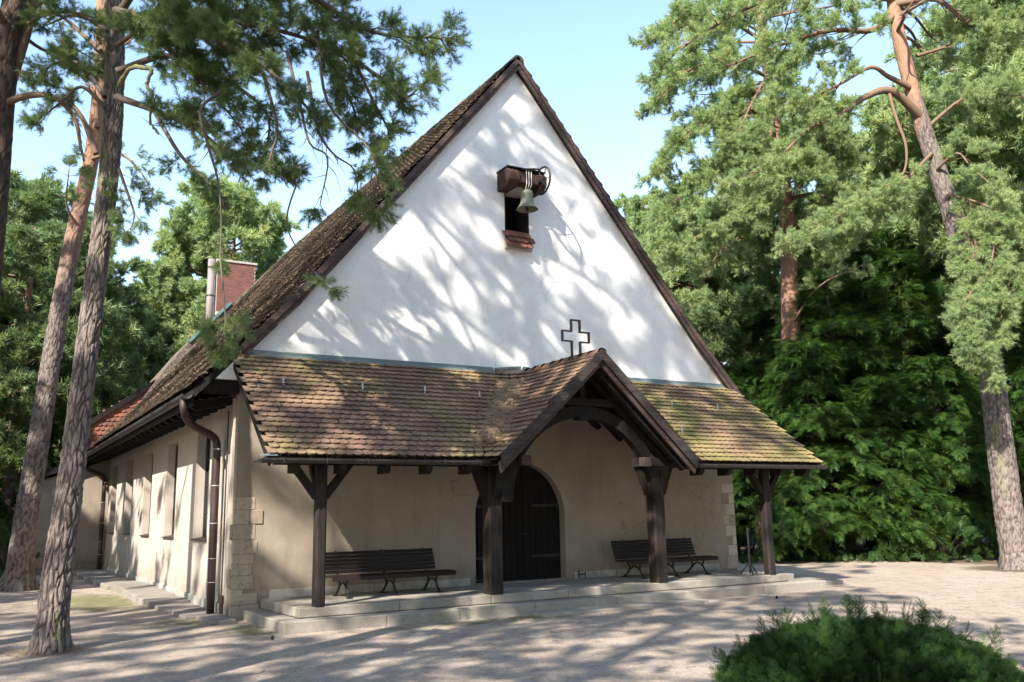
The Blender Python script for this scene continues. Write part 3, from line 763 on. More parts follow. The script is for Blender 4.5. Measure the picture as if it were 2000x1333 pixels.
# downpipes
def downpipe(y_, bottom, gy, nm='downpipe', x_=-.15, r=.066):
    p = smooth_path([(EX - .085, gy, 3.62), (EX - .07, gy + .0, 3.42), (EX + .12, (gy + y_)/2, 3.24), (x_ - .07, y_, 3.06), (x_, y_, 2.85), (x_, y_, 2.6), (x_, y_, bottom)], 5)
    m_ = MB(); m_.tube(p, r, 14); o = m_.build(nm, M_pipe, chapel, smooth=True)
    for z_ in (2.84, 2.2, 1.55, .95, .55):
        q = MB(); q.tube([(x_, y_, z_), (x_, y_, z_ + .012)], r + .005, 14); q.build('pipe_band', M_band, o)
    return o
downpipe(.85, .03, .15); downpipe(16.75, .03, 16.3, x_=-.16)
cb = MB(); cb.tube([(-.05, .52, .02), (-.05, .52, .35)], .035, 8); cb.tube([(-.05, .52, .35), (-.05, .52, 3.5)], .013, 6); cb.build('lightning_cable', M_pipe, chapel)
cn = MB(); cn.box((-.03, .22, .0), (0.0025, .36, 3.7)); cn.build('corner_strip', M_side, chapel)

# rear wing, dormer cheek, chimney and flue
rw = MB(); rw.extr([(-2.05, LN, 0), (0, LN, 0), (0, LN, 3.6), (-2.05, LN, 2.9)], (0, 4.5, 0)); rwo = rw.build('rear_wing', M_tan, chapel)
rr = MB(); rr.beam((-2.35, LN - .18, 2.93), (.2, LN - .18, 3.86), .12, .16, V((0, 1, 0))); rr.extr([(-2.4, LN - .12, 2.93), (.1, LN - .12, 3.84), (.1, LN - .12, 3.96), (-2.4, LN - .12, 3.05)], (0, 4.8, 0)); rr.build('wing_roof', M_dark, rwo)
for a in ((-2.07, -1.65, .9, 1.15), (-2.07, -1.6, .55, .85), (-2.07, -1.7, .2, .5)):
    q = MB(); q.box((a[0], LN - .03, a[2]), (a[1], LN + .02, a[3])); q.build('quoin_stone', M_quoin_d, rwo, bevel=.01)
ck = MB(); ck.extr([(-.72, 17.45, 3.7), (1.3, 17.45, 6.2), (1.3, 17.45, 6.3), (-.72, 17.45, 4.72)], (0, 3, 0)); cko = ck.build('dormer', M_mortar, chapel)
tls = []
for k in range(16):
    z_ = 3.8 + k * .16
    for j in range(14):
        x_ = -.68 + j * .16 + (.08 if k % 2 else 0)
        if z_ < rz(x_) + 0.8 and z_ < 4.7 + (x_ + .72) * .74 and z_ > rz(x_) - .75: tls.append((V((x_, 17.44, z_)), V((1, 0, 0)), V((0, -.04, -1)).normalized(), V((0, -1, 0))))
lay(tls, M_tileO, cko, .155, .22, .014)
dr = MB(); dr.beam((-.95, 17.38, 4.62), (1.35, 17.38, 6.33), .16, .12, V((0, 1, 0))); dr.extr([(-.95, 17.4, 4.62), (1.35, 17.4, 6.33), (1.35, 17.4, 6.4), (-.95, 17.4, 4.69)], (0, 3.2, 0)); dr.box((-.82, 17.3, 3.6), (-.7, 17.42, 4.7)); dr.build('dormer_frame', M_dark, cko)
cc = MB(); cc.box((1.0, LN + .41, 0), (10.3, 23, 4)); cc.extr([(1.0, LN + .41, 4), (10.3, LN + .41, 4), (XC, LN + .41, 8.6)], (0, 5.6, 0)); cc.build('choir', M_tan, chapel)
ch = MB(); ch.box((3.53, 18.52, 5.5), (4.93, 19.9, 11.25)); cho = ch.build('chimney', M_mortar, chapel)
for k in range(26):
    z_ = 9.3 + k * .075; off = .0 if k % 2 else -.125
    for j in range(7):
        a = max(3.52, 3.52 + off + j * .25); b2 = min(4.94, 3.52 + off + j * .25 + .24)
        if b2 - a < .05: continue
        q = MB(); q.box((a, 18.505, z_), (b2, 18.6, z_ + .064)); q.build('brick', M_brick, cho)
q = MB(); q.box((3.47, 18.46, 11.25), (4.99, 19.96, 11.33)); q.build('chimney_cap', M_cap, cho)
fl = MB(); fl.tube([(3.33, 18.75, 7.6), (3.33, 18.75, 11.35)], .135, 16); flo = fl.build('flue', M_flue, chapel, smooth=True)
for z_ in (8.25,): q = MB(); q.tube([(3.33, 18.75, z_), (3.33, 18.75, z_ + .5)], .16, 16); q.build('flue_collar', M_copper, flo)
for z_ in (9.9, 11.0):
    q = MB(); q.tube([(3.33, 18.75, z_), (3.33, 18.75, z_ + .04)], .15, 16); q.beam((3.4, 18.75, z_ + .02), (3.6, 18.75, z_ + .02), .03, .03); q.build('flue_bracket', M_iron, flo)

# bell frame (fixed) with little tiled sill
bf = MB()
bf.extr([(5.18, 0, 8.28), (5.18, -.42, 8.28), (5.18, -.55, 8.4), (5.18, -.55, 8.58), (5.18, -.42, 8.68), (5.18, 0, 8.68)], (.24, 0, 0))
bf.extr([(5.94, 0, 8.28), (5.94, -.42, 8.28), (5.94, -.55, 8.4), (5.94, -.55, 8.58), (5.94, -.42, 8.68), (5.94, 0, 8.68)], (.15, 0, 0))
bfo = bf.build('bell_bracket', M_bell_wood, chapel, bevel=.012)
q = MB(); q.box((5.16, -.5, 8.685), (6.1, .0, 8.705)); q.build('bracket_cover', M_iron, bfo)
for k in range(3):
    for j in range(4):
        P = V((5.36 + j*.17 + (.08 if k % 2 else 0) , -.06 - (2-k)*.0 - .05*(2-k), 7.06 + k * .12))
        q = MB(); add_tile(q, P, V((1, 0, 0)), V((0, -.45, -.9)).normalized(), V((0, -.9, .45)).normalized(), .165, .2, .018, random.random()); q.build('sill_tile', M_tileO, bfo)
q = MB(); q.extr([(5.33, .3, 7.5), (5.33, -.02, 7.3), (5.33, -.1, 7.06), (5.33, .3, 7.06)], (.64, 0, 0)); q.build('sill_block', M_mortar, bfo)

# ------------------------------------------------------------------ the bell on its beam, with wheel
bell = thing('bell', 'green-grey bronze bell with wheel, hanging high on white gable', 'bell', (5.62, -.36, 8.5))
q = MB(); q.box((5.425, -.50, 8.38), (5.935, -.22, 8.62)); q.build('headstock', M_bell_wood, bell, bevel=.015)
prof = [(0, .40), (.07, .40), (.115, .375), (.125, .34), (.13, .22), (.145, .13), (.175, .07), (.215, .02), (.235, 0), (.225, -.004), (.2, .02), (.16, .075), (.13, .13), (.115, .22), (.1, .33), (0, .36)]
q = MB(); q.lathe([(r, z * 1.03) for r, z in prof], 28, (5.66, -.42, 7.84)); q.build('bell_body', M_bronze, bell, smooth=True)
q = MB(); q.tube([(5.66, -.42, 8.2), (5.66, -.42, 7.86)], .012, 6); q.lathe([(0, -.05), (.035, -.03), (.04, 0), (.03, .03), (0, .045)], 10, (5.66, -.42, 7.83)); q.build('clapper', M_iron, bell)
for dx in (-.06, .0, .06):
    q = MB(); q.tube([(5.66 + dx, -.515, 8.66), (5.66 + dx, -.52, 8.36), (5.66 + dx*.7, -.43, 8.24)], .009, 6); q.build('strap', M_band, bell)
q = MB(); q.tube([(5.93, -.62 + .29*cos(a), 8.45 + .29*sin(a)) for a in [2*pi*i/28 for i in range(29)]], .022, 6, False); wo = q.build('wheel', M_iron, bell)
for i in range(6):
    a = 2*pi*i/6; q = MB(); q.tube([(5.93, -.62, 8.45), (5.93, -.62 + .28*cos(a), 8.45 + .28*sin(a))], .009, 5); q.build('spoke', M_iron, wo)
q = MB(); q.tube([(5.5, -.52, 8.66), (5.75, -.55, 8.70), (5.93, -.5, 8.74)], .02, 6); q.tube([(5.93, -.62, 8.45), (5.93, -.5, 8.45)], .05, 10); q.build('axle', M_iron, bell)

# ------------------------------------------------------------------ outline cross on the porch ridge
def cross():
    c = thing('cross', 'outline iron cross standing on the porch ridge', 'cross', (XC, -2.02, 4.42))
    hw, ah, z0, z1, z2, z3 = .095, .30, 4.36, 4.76, 4.95, 5.17
    out = [(-hw, z0), (-hw, z1), (-ah, z1), (-ah, z2), (-hw, z2), (-hw, z3), (hw, z3), (hw, z2), (ah, z2), (ah, z1), (hw, z1), (hw, z0)]
    for a, b_ in zip(out, out[1:]):
        q = MB(); q.beam((XC + a[0], -2.02, a[1]), (XC + b_[0], -2.02, b_[1]), .05 if abs(a[0]-b_[0]) < 1e-6 else .022, .022 if abs(a[0]-b_[0]) < 1e-6 else .05, V((0, 1, 0)))
        q2 = MB(); x0, x1 = sorted((XC + a[0], XC + b_[0])); za, zb = sorted((a[1], b_[1]))
        q2.box((x0 - .011, -2.05, za - .011), (x1 + .011, -1.99, zb + .011)) if False else None
        if abs(a[0] - b_[0]) < 1e-6: q2.box((x0 - .011, -2.05, za + .0115), (x0 + .011, -1.99, zb - .0115))
        else: q2.box((x0 - .011, -2.051, za - .011), (x1 + .011, -1.989, za + .011))
        q2.build('bar', M_cross, c)
cross()

# ------------------------------------------------------------------ steps and platform
def slab(par, a, b_, mt=M_step, bev=.012, nm='step_slab'):
    q = MB(); q.box(a, b_); return q.build(nm, mt, par, bevel=bev)
st = thing('porch_steps', 'two grey stone steps and platform in front of the chapel', 'steps', (5.5, -2.0, 0))
XL, XR = .47, 10.66
for k, (a, b_) in enumerate([(XL, 2.1), (2.1, 3.75), (3.75, 5.3), (5.3, 7.0), (7.0, 8.7), (8.7, XR)]):
    slab(st, (a + .004, -2.1, .16), (b_ - .004, -1.7, FLOOR + random.uniform(-.003, .003)))
for k, (a, b_) in enumerate([(.16, 1.75), (1.75, 3.0), (3.0, 4.4), (4.4, 6.1), (6.1, 7.9), (7.9, 9.7), (9.7, 11.45)]):
    slab(st, (a + .004, -2.43, -.06), (b_ - .004, -2.0, .152 + random.uniform(-.003, .003)))
slab(st, (.16, -1.995, -.06), (.6, -.03, .150)); slab(st, (XL, -1.695, .155), (.85, -.03, FLOOR))
slab(st, (11.0, -1.995, -.06), (11.45, -.03, .150))
nx_, ny_ = 8, 3
for i in range(nx_):
    for j in range(ny_):
        x0 = .85 + i * (XR - .85) / nx_; x1 = .85 + (i + 1) * (XR - .85) / nx_; y0 = -1.695 + j * .555; y1 = y0 + .55
        slab(st, (x0 + .003, y0, .1), (x1 - .003, min(y1, -.032), FLOOR - .002 + random.uniform(-.002, .002)), M_step, .006, 'platform_slab')
slab(st, (10.66, -1.995, .0), (11.0, -.03, .29)); slab(st, (11.46, -1.9, -.06), (12.6, -.2, .08), M_pave)
slab(st, (.6, -1.7, -.06), (10.7, -.0, .1), M_step, 0)
dslab = thing('ground_slab', 'pale flat slab set in the gravel before the steps', 'slab', (6, -2.7, 0))
slab(dslab, (4.2, -2.98, -.05), (5.95, -2.435, .03), M_step, .006, 'slab'); slab(dslab, (5.96, -2.96, -.05), (7.75, -2.435, .034), M_step, .006, 'slab')
ap_ = thing('side_apron', 'row of cracked concrete slabs along the side wall', 'paving', (-.5, 4, 0))
for (y0, y1, x0, h_) in [(-.55, .55, -.45, .05), (.56, 1.7, -.62, .035), (1.71, 3.1, -.72, .05), (3.11, 4.6, -.78, .10), (4.61, 6.6, -.8, .12), (6.61, 8.6, -.78, .14), (8.61, 10.6, -.9, .10), (10.61, 12.6, -.95, .10), (12.61, 14.6, -.95, .09), (14.61, 16.9, -.95, .09)]:
    slab(ap_, (x0, y0, -.06), (-.04, y1 - .008, h_), M_pave, .012, 'slab')

# ------------------------------------------------------------------ benches
def bench(x0, x1, label):
    b_ = thing('park_bench', label, 'bench', ((x0+x1)/2, -.7, FLOOR), 'wooden benches under the porch')
    F = FLOOR
    for k in range(5):
        yy = -.50 - k * .105; q = MB(); q.box((x0, yy - .09, F + .335 - .008*(2-k)*(1 if k < 3 else 0)), (x1, yy, F + .362 - .008*(2-k)*(1 if k < 3 else 0))); q.build('seat_slat', M_bench, b_, bevel=.006)
    q = MB(); q.extr([(x0, -1.03, F + .28), (x0, -1.06, F + .28), (x0, -1.06, F + .345), (x0, -1.03, F + .355)][::-1], (x1 - x0, 0, 0)); q.build('seat_slat', M_bench, b_)
    for k in range(6):
        t_ = k / 5; z_ = F + .40 + t_ * .30; yy = -.50 + .12 * t_
        q = MB(); q.beam((x0 + (0 if k < 5 else .01), yy, z_), (x1 - .14, yy, z_), .024, .052, V((0, .35, 1))); q.build('back_slat', M_bench, b_)
    for xx in (x0 + .28, (x0+x1)/2, x1 - .33):
        q = MB()
        q.tube(smooth_path([(xx, -1.0, F + .33), (xx, -.93, F + .2), (xx, -1.0, F + .08), (xx, -1.08, F + .02)], 4), .02, 6)
        q.tube(smooth_path([(xx, -.52, F + .33), (xx, -.62, F + .2), (xx, -.52, F + .08), (xx, -.42, F + .02)], 4), .02, 6)
        q.tube([(xx, -1.0, F + .33), (xx, -.5, F + .33)], .016, 6); q.tube(smooth_path([(xx, -.52, F + .33), (xx, -.48, F + .42), (xx, -.37, F + .74)], 4), .018, 6)
        q.tube(smooth_path([(xx, -.95, F + .15), (xx, -.77, F + .24), (xx, -.6, F + .15)], 4), .014, 6)
        q.box((xx - .04, -1.14, F), (xx + .04, -1.02, F + .02)); q.box((xx - .04, -.48, F), (xx + .04, -.37, F + .02))
        q.build('cast_leg', M_iron, b_)
bench(1.36, 3.62, 'dark slatted bench left of the chapel door, partly in sunlight')
bench(7.52, 9.80, 'dark slatted bench right of the chapel door, wholly in shade')
for i, (xx, lab) in enumerate(((4.52, 'small iron boot scraper at the left foot of the door'), (6.88, 'small iron boot scraper at the right foot of the door'))):
    s_ = MB(); s_.tube([(xx, -.12, FLOOR), (xx, -.12, FLOOR + .14)], .012, 6); s_.tube([(xx + .16, -.12, FLOOR), (xx + .16, -.12, FLOOR + .14)], .012, 6); s_.box((xx, -.125, FLOOR + .07), (xx + .16, -.115, FLOOR + .1))
    s_.lathe([(0, .17), (.02, .16), (.02, .14), (0, .13)], 8, (xx, -.12, FLOOR)); tag(s_.build('boot_scraper', M_iron), lab, 'boot scraper', 'boot scrapers beside the door')
# iron umbrella-stand like foot beside the right post
sd_ = thing('iron_stand', 'black iron stand with splayed feet beside the right porch post', 'stand', (10.0, -1.75, FLOOR))
q = MB(); q.tube([(10.0, -1.75, FLOOR + .03), (10.0, -1.75, FLOOR + .95)], .022, 8); q.build('pole', M_iron, sd_)
for a in (0, 2.1, 4.2):
    q = MB(); q.tube([(10.0, -1.75, FLOOR + .25), (10.0 + .2*cos(a), -1.75 + .2*sin(a), FLOOR + .015)], .014, 6); q.build('foot', M_iron, sd_)

# ------------------------------------------------------------------ foliage machinery
def spray_pine(seed, L, nn, nl, wd, shoots=4, mt=None):
    rnd = random.Random(seed); mb = MB()
    for s_ in range(shoots):
        if s_ == 0: p0, d0, l0 = V((0, 0, 0)), V((0, 0, 1)), L
        else:
            a = rnd.uniform(0, 2*pi); p0 = V((0, 0, L * rnd.uniform(.1, .55))); d0 = V((cos(a)*.75, sin(a)*.75, .7)).normalized(); l0 = L * rnd.uniform(.45, .8)
        o = d0.orthogonal().normalized(); b_ = d0.cross(o)
        mb.tube([p0, p0 + d0 * l0], [wd*.7, wd*.4], 3, False)
        for i in range(nn):
            t_ = (i + rnd.random()) / nn; t_ = .25 + .75 * t_; a = rnd.uniform(0, 2*pi); rad = o*cos(a) + b_*sin(a)
            dn = (rad * rnd.uniform(.6, 1.0) + d0 * rnd.uniform(.35, 1.1)).normalized(); p = p0 + d0 * l0 * t_
            sd2 = dn.cross(V((rnd.random()-.5, rnd.random()-.5, rnd.random()-.5))).normalized() * wd
            q = p + dn * nl * rnd.uniform(.75, 1.1)
            mb.poly([p - sd2, p + sd2, q], [(0, 1, 2)])
    return mb
def spray_frond(seed, L, wd, side_n, droop, nl, mt=None):
    """a flat spray: stem with side twigs, each carrying two ranks of needles"""
    rnd = random.Random(seed); mb = MB(); st_ = []
    for i in range(9):
        t_ = i / 8; st_.append(V((rnd.uniform(-.01, .01), -droop * t_*t_ * L, L * t_ * (1 - .25 * droop * t_))))
    mb.tube(st_, [wd*.5]*len(st_), 3, False)
    def rank(p, d, l, k):
        s_ = d.cross(V((0, 1, .2))).normalized(); nrm = s_.cross(d)
        for i in range(k):
            t_ = (i + .5) / k; c = p + d * l * t_ + V((0, -.12 * l * t_*t_, 0))
            for sg in (-1, 1):
                dn = (s_ * sg + d * .55 + nrm * rnd.uniform(-.25, .25)).normalized(); ln_ = nl * (1 - .45*t_) * rnd.uniform(.8, 1.15)
                mb.poly([c - d * wd, c + d * wd, c + dn * ln_], [(0, 1, 2)])
    for i in range(side_n):
        t_ = .12 + .85 * i / side_n; j = t_ * 8; k0 = min(7, int(j)); p = st_[k0].lerp(st_[k0+1], j - k0)
        sg = 1 if i % 2 else -1; l = L * .5 * (1 - .65 * t_) * rnd.uniform(.8, 1.2)
        d = V((sg * 1.0, -droop*.35 + rnd.uniform(-.15, .15), .75)).normalized(); rank(p, d, l, max(3, int(l / (wd * 2.6))))
    rank(st_[5], (st_[8] - st_[5]).normalized(), (st_[8]-st_[5]).length, 6)
    return mb
def protos(name, mbs, mt):
    out = []
    for i, mb in enumerate(mbs):
        out.append(bpy.data.objects.new('%s_source' % name, mb.mesh(name, mt)))
    return out
def scatter_group(name, objs):
    g = bpy.data.node_groups.new(name, 'GeometryNodeTree')
    g.interface.new_socket('Geometry', in_out='INPUT', socket_type='NodeSocketGeometry')
    g.interface.new_socket('Geometry', in_out='OUTPUT', socket_type='NodeSocketGeometry')
    N_ = g.nodes; gi = N_.new('NodeGroupInput'); go = N_.new('NodeGroupOutput')
    jn = N_.new('GeometryNodeJoinGeometry')
    for o in reversed(objs):
        oi = N_.new('GeometryNodeObjectInfo'); oi.inputs['Object'].default_value = o; oi.inputs['As Instance'].default_value = True
        g.links.new(oi.outputs['Geometry'], jn.inputs[0])
    ip = N_.new('GeometryNodeInstanceOnPoints'); ip.inputs['Pick Instance'].default_value = True
    def attr(nm, ty):
        a = N_.new('GeometryNodeInputNamedAttribute'); a.data_type = ty; a.inputs['Name'].default_value = nm; return a.outputs['Attribute']
    er = N_.new('FunctionNodeEulerToRotation'); g.links.new(attr('rot', 'FLOAT_VECTOR'), er.inputs[0])
    g.links.new(gi.outputs[0], ip.inputs['Points']); g.links.new(jn.outputs[0], ip.inputs['Instance'])
    g.links.new(er.outputs[0], ip.inputs['Rotation']); g.links.new(attr('scl', 'FLOAT'), ip.inputs['Scale'])
    g.links.new(attr('vid', 'INT'), ip.inputs['Instance Index']); g.links.new(ip.outputs[0], go.inputs[0]); return g
G_pine = scatter_group('pine_sprays', protos('pine_spray', [spray_pine(i, .22, 60, .075, .0025, 5) for i in range(4)], M_needle))
G_pineL = scatter_group('light_pine_sprays', protos('light_pine_spray', [spray_pine(20 + i, .25, 46, .08, .0038, 5) for i in range(4)], M_needleL))
G_far = scatter_group('far_pine_sprays', protos('far_pine_spray', [spray_pine(40 + i, .32, 34, .13, .010, 5) for i in range(4)], M_needleL))
G_fard = scatter_group('far_dark_sprays', protos('far_dark_spray', [spray_pine(60 + i, .34, 26, .15, .012, 4) for i in range(4)], M_needle))
G_yew = scatter_group('yew_sprays', protos('yew_spray', [spray_frond(80 + i, .36, .007, 10, (.15, .4, .3, .6)[i % 4], .034) for i in range(4)], M_yew))
G_bush = scatter_group('bush_sprays', protos('bush_spray', [spray_frond(100 + i, .12, .0022, 12, .12, .014) for i in range(4)], M_bushl))
G_broad = scatter_group('broadleaf_sprays', protos('broadleaf_spray', [spray_frond(120 + i, .4, .02, 7, .5, .11) for i in range(3)], M_broad))

def crown(name, pts, group, parent, nvar=4, kind=None, base=None):
    """pts: (position, direction, scale) in world coordinates"""
    base = rootloc(parent) if base is None else base
    me = bpy.data.meshes.new(name); me.from_pydata([tuple(p - base) for p, d, s_ in pts], [], [])
    rot = []; scl = []; vid = []
    for p, d, s_ in pts:
        e = (d.to_track_quat('Z', 'Y') @ Quaternion((0, 0, 1), random.uniform(0, 2*pi) if nvar != 99 else 0)).to_euler(); rot += [e.x, e.y, e.z]; scl.append(s_); vid.append(random.randrange(4))
    a = me.attributes.new('rot', 'FLOAT_VECTOR', 'POINT'); a.data.foreach_set('vector', rot)
    a = me.attributes.new('scl', 'FLOAT', 'POINT'); a.data.foreach_set('value', scl)
    a = me.attributes.new('vid', 'INT', 'POINT'); a.data.foreach_set('value', [v_ % (3 if nvar == 3 else 4) for v_ in vid])
    o = bpy.data.objects.new(name, me); COL.objects.link(o)
    if parent is not None: o.parent = parent
    else: o.location = base
    md = o.modifiers.new('sprays', 'NODES'); md.node_group = group
    o['kind'] = 'stuff'
    return o
def rv(s_=1.0): return V((random.uniform(-s_, s_), random.uniform(-s_, s_), random.uniform(-s_, s_)))

def bough(path, r0, wood, pts, twig=1.0, gap=.2, start=.3, sc=1.0, spgap=.13, droop=.0, bare=0.0, flat=.45, k=6, upb=.35):
    """a branch with side twigs that carry sprays; wood and pts are filled"""
    P = smooth_path(path, 5); n_ = len(P); L = sum((b_ - a).length for a, b_ in zip(P, P[1:]))
    wood.tube(P, [r0 * (1 - .85 * i / (n_ - 1)) + .004 for i in range(n_)], k, False)
    s_ = 0; nxt = L * start; sg = 1
    for a, b_ in zip(P, P[1:]):
        s_ += (b_ - a).length
        while s_ >= nxt and nxt < L:
            t_ = nxt / L; nxt += gap * random.uniform(.6, 1.4); sg = -sg
            d = (b_ - a).normalized(); sd3 = d.cross(V((0, 0, 1))); 
            if sd3.length < .1: sd3 = V((random.uniform(-1, 1), random.uniform(-1, 1), 0))
            sd3.normalize()
            td = (d * random.uniform(.5, 1.0) + sd3 * sg * random.uniform(.5, 1.1) + V((0, 0, random.uniform(-flat, flat) - droop))).normalized()
            tl_ = twig * (1.1 - .7 * t_) * random.uniform(.55, 1.2); q = [b_]; 
            for i in range(4): td = (td + rv(.22) + V((0, 0, -.06 - droop * .15))).normalized(); q.append(q[-1] + td * tl_ / 4)
            wood.tube(q, [max(.004, r0 * .28), .004 + r0*.15, .004, .003, .003], 3, False)
            if random.random() < bare: continue
            m_ = max(2, int(tl_ / spgap))
            for i in range(m_):
                u = .3 + .7 * (i + 1) / m_; j = u * 4; k0 = min(3, int(j)); p = q[k0].lerp(q[k0+1], min(1, j - k0))
                dd = ((q[k0+1] - q[k0]).normalized() + rv(.55) + V((0, 0, upb))).normalized()
                pts.append((p + rv(.05) * twig, dd, sc * random.uniform(.75, 1.2)))
    for i in range(4): pts.append((P[-1], ((P[-1] - P[-2]).normalized() + rv(.4)).normalized(), sc))

def trunk(name, path, radii, parent, mt=M_barkP, k=18, step=.25, upz=(5, 9), mossy=0., relief=0.0, base=None, knots=()):
    base = rootloc(parent) if base is None else base
    P = smooth_path([V(p) for p in path], 8); L = [0]
    for a, b_ in zip(P, P[1:]): L.append(L[-1] + (b_ - a).length)
    nr = max(4, int(L[-1] / step)); kn = len(path) - 1; v_ = []; up = []; f = []; j = 0; ck_ = []
    zb = P[0].z
    for i in range(nr + 1):
        s_ = L[-1] * i / nr
        while j < len(P) - 2 and L[j+1] < s_: j += 1
        t_ = (s_ - L[j]) / max(1e-6, L[j+1] - L[j]); c = P[j].lerp(P[j+1], t_); d = (P[j+1] - P[j]).normalized()
        g_ = (j + t_) / (len(P) - 1) * kn; g0 = min(kn - 1, int(g_)); r = radii[g0] + (radii[g0+1] - radii[g0]) * (g_ - g0)
        flare = 1 + .55 * max(0, 1 - s_ / .7) ** 2.2
        o = V((1, 0, 0)); o = (o - d * o.dot(d)).normalized(); b_ = d.cross(o)
        for q in range(k):
            a = 2*pi*q/k; dr = o*cos(a) + b_*sin(a)
            e = 1.0
            rr = r * (1 + (flare - 1) * (1 + .5 * sin(a * 4 + 1.3))) * (1 + .05 * noise.noise(V((dr.x*1.5, dr.y*1.5, s_ * .6 + zb))))
            if relief:
                pp = V((dr.x * r * 13, dr.y * r * 13, s_ * 3.6)) + V((.5*noise.noise(V((dr.x*2, dr.y*2, s_*3))), 0, .6*noise.noise(V((dr.x*3, dr.y*3, s_*2+9)))))
                dd, _ = noise.voronoi(pp); e = min(1, (dd[1] - dd[0]) / .28); fade = max(.25, 1 - s_ / 9)
                rr += relief * fade * (e - .5) + relief * .35 * noise.noise(V((dr.x * 9, dr.y * 9, s_ * 14)))
            ck_.append(e)
            for kh, ka, kr in knots:
                dq = ((s_ - kh) / kr) ** 2 + (((a - ka + pi) % (2*pi) - pi) * r / kr) ** 2
                rr += kr * .6 * math.exp(-dq * 1.6)
            v_.append(tuple(c + dr * rr - base)); up.append(min(1, max(0, (c.z - upz[0]) / (upz[1] - upz[0]))))
    for i in range(nr):
        for q in range(k): a = i*k + q; b2 = i*k + (q+1) % k; f.append((a, b2, b2 + k, a + k))
    f.append(tuple(range(nr*k, nr*k + k)))
    me = bpy.data.meshes.new(name); me.from_pydata(v_, [], f)
    a_ = me.attributes.new('up', 'FLOAT', 'POINT'); a_.data.foreach_set('value', up)
    a_ = me.attributes.new('crk', 'FLOAT', 'POINT'); a_.data.foreach_set('value', ck_)
    a_ = me.attributes.new('mossy', 'FLOAT', 'POINT'); a_.data.foreach_set('value', [mossy] * len(v_))
    me.materials.append(mt); me.polygons.foreach_set('use_smooth', [True]*len(me.polygons)); me.update()
    o = bpy.data.objects.new(name, me); COL.objects.link(o)
    if parent is not None: o.parent = parent
    return o
def wood_part(mb, name, mt, parent): 
    if mb.v: return mb.build(name, mt, parent, smooth=True)

# ------------------------------------------------------------------ near pine on the left
pA = thing('pine_tree', 'leaning pine with grey fissured trunk nearest the camera on the left', 'pine tree', tuple(at(97, 1272, 11.66)))
dA = lambda py: 11.66 + (1272 - py) * .0021
pathA = [at(x_, y_, dA(y_)) for x_, y_ in ((97, 1290), (112, 1130), (137, 950), (163, 740), (190, 520), (214, 320), (224, 150), (222, -20), (205, -300), (215, -650), (250, -1000))]
trunk('trunk', pathA, [.178, .178, .160, .147, .140, .138, .140, .138, .12, .10, .06], pA, k=104, step=.02, upz=(7, 13), relief=.032, mossy=.55, knots=((4.6, 5.9, .07), (6.3, 6.1, .06)))
wA = MB(); ptsA = []
def bi(pl, r0, **kw):
    if 'bare' not in kw and kw.get('twig', 0) > .45: kw['gap'] = kw['gap'] * .85; kw['sc'] = 1.0; kw['spgap'] = .075
    bough([at(*p) for p in pl], r0, wA, ptsA, **kw)
# boughs over the roof, reaching to the right
bi([(225, 60, 13.2), (330, 20, 12.8), (450, 40, 12.2), (580, 70, 11.8), (680, 110, 11.6)], .06, twig=1.0, gap=.11, start=.15, spgap=.10)
bi([(222, -40, 13.3), (400, -60, 12.4), (580, -20, 11.8), (720, 60, 11.6), (860, 75, 11.6)], .06, twig=.9, gap=.12, start=.25, spgap=.11)
bi([(225, 20, 13.2), (380, 60, 12), (500, 120, 11.3), (560, 170, 11.2), (620, 230, 11.2)], .05, twig=.8, gap=.12, start=.2, spgap=.10)
bi([(228, 190, 13), (300, 215, 12.6), (380, 250, 12.2), (460, 310, 12.0), (550, 330, 11.9)], .05, twig=.7, gap=.11, start=.2, spgap=.10)
bi([(300, 215, 12.6), (350, 300, 12.2), (400, 350, 12), (420, 385, 12)], .03, twig=.45, gap=.12, start=.4, spgap=.11)
bi([(228, 140, 13.2), (330, 110, 13.3), (430, 150, 13.5), (520, 220, 13.6), (520, 300, 13.6)], .05, twig=.7, gap=.12, start=.1, spgap=.10)
bi([(680, 110, 11.6), (740, 150, 11.4), (790, 190, 11.3), (830, 160, 11.3)], .025, twig=.5, gap=.12, start=.1, spgap=.11)
bi([(690, 115, 11.6), (730, 200, 11.6), (760, 260, 11.7), (750, 300, 11.7)], .02, twig=.5, gap=.12, start=.1, spgap=.11)
bi([(600, 40, 11.8), (650, 130, 11.7), (690, 210, 11.7), (700, 270, 11.7)], .025, twig=.55, gap=.12, start=.1, spgap=.10)
bi([(230, 30, 13.4), (300, -60, 13.2), (420, -110, 13.0), (560, -120, 12.8), (680, -60, 12.6)], .06, twig=1.0, gap=.12, start=.1, spgap=.11)
bi([(226, 90, 13.4), (280, 60, 12.9), (330, 100, 12.5), (420, 190, 12.0), (470, 250, 12)], .04, twig=.6, gap=.10, start=.1, spgap=.1)
# left side
bi([(205, 190, 13.3), (160, 130, 13.6), (120, 120, 13.8), (70, 150, 14)], .035, twig=.6, gap=.14, start=.2, spgap=.13)
bi([(210, 60, 13.3), (150, 30, 13.6), (90, 50, 13.9)], .035, twig=.6, gap=.16, start=.2, spgap=.13)
bi([(205, 210, 13.3), (160, 170, 13.2), (120, 200, 13.1), (80, 230, 13)], .03, twig=.5, gap=.15, start=.2, spgap=.13)
bi([(232, 330, 12.9), (250, 380, 13), (262, 420, 13.1), (255, 450, 13.1)], .02, twig=.35, gap=.08, start=.0, spgap=.09)
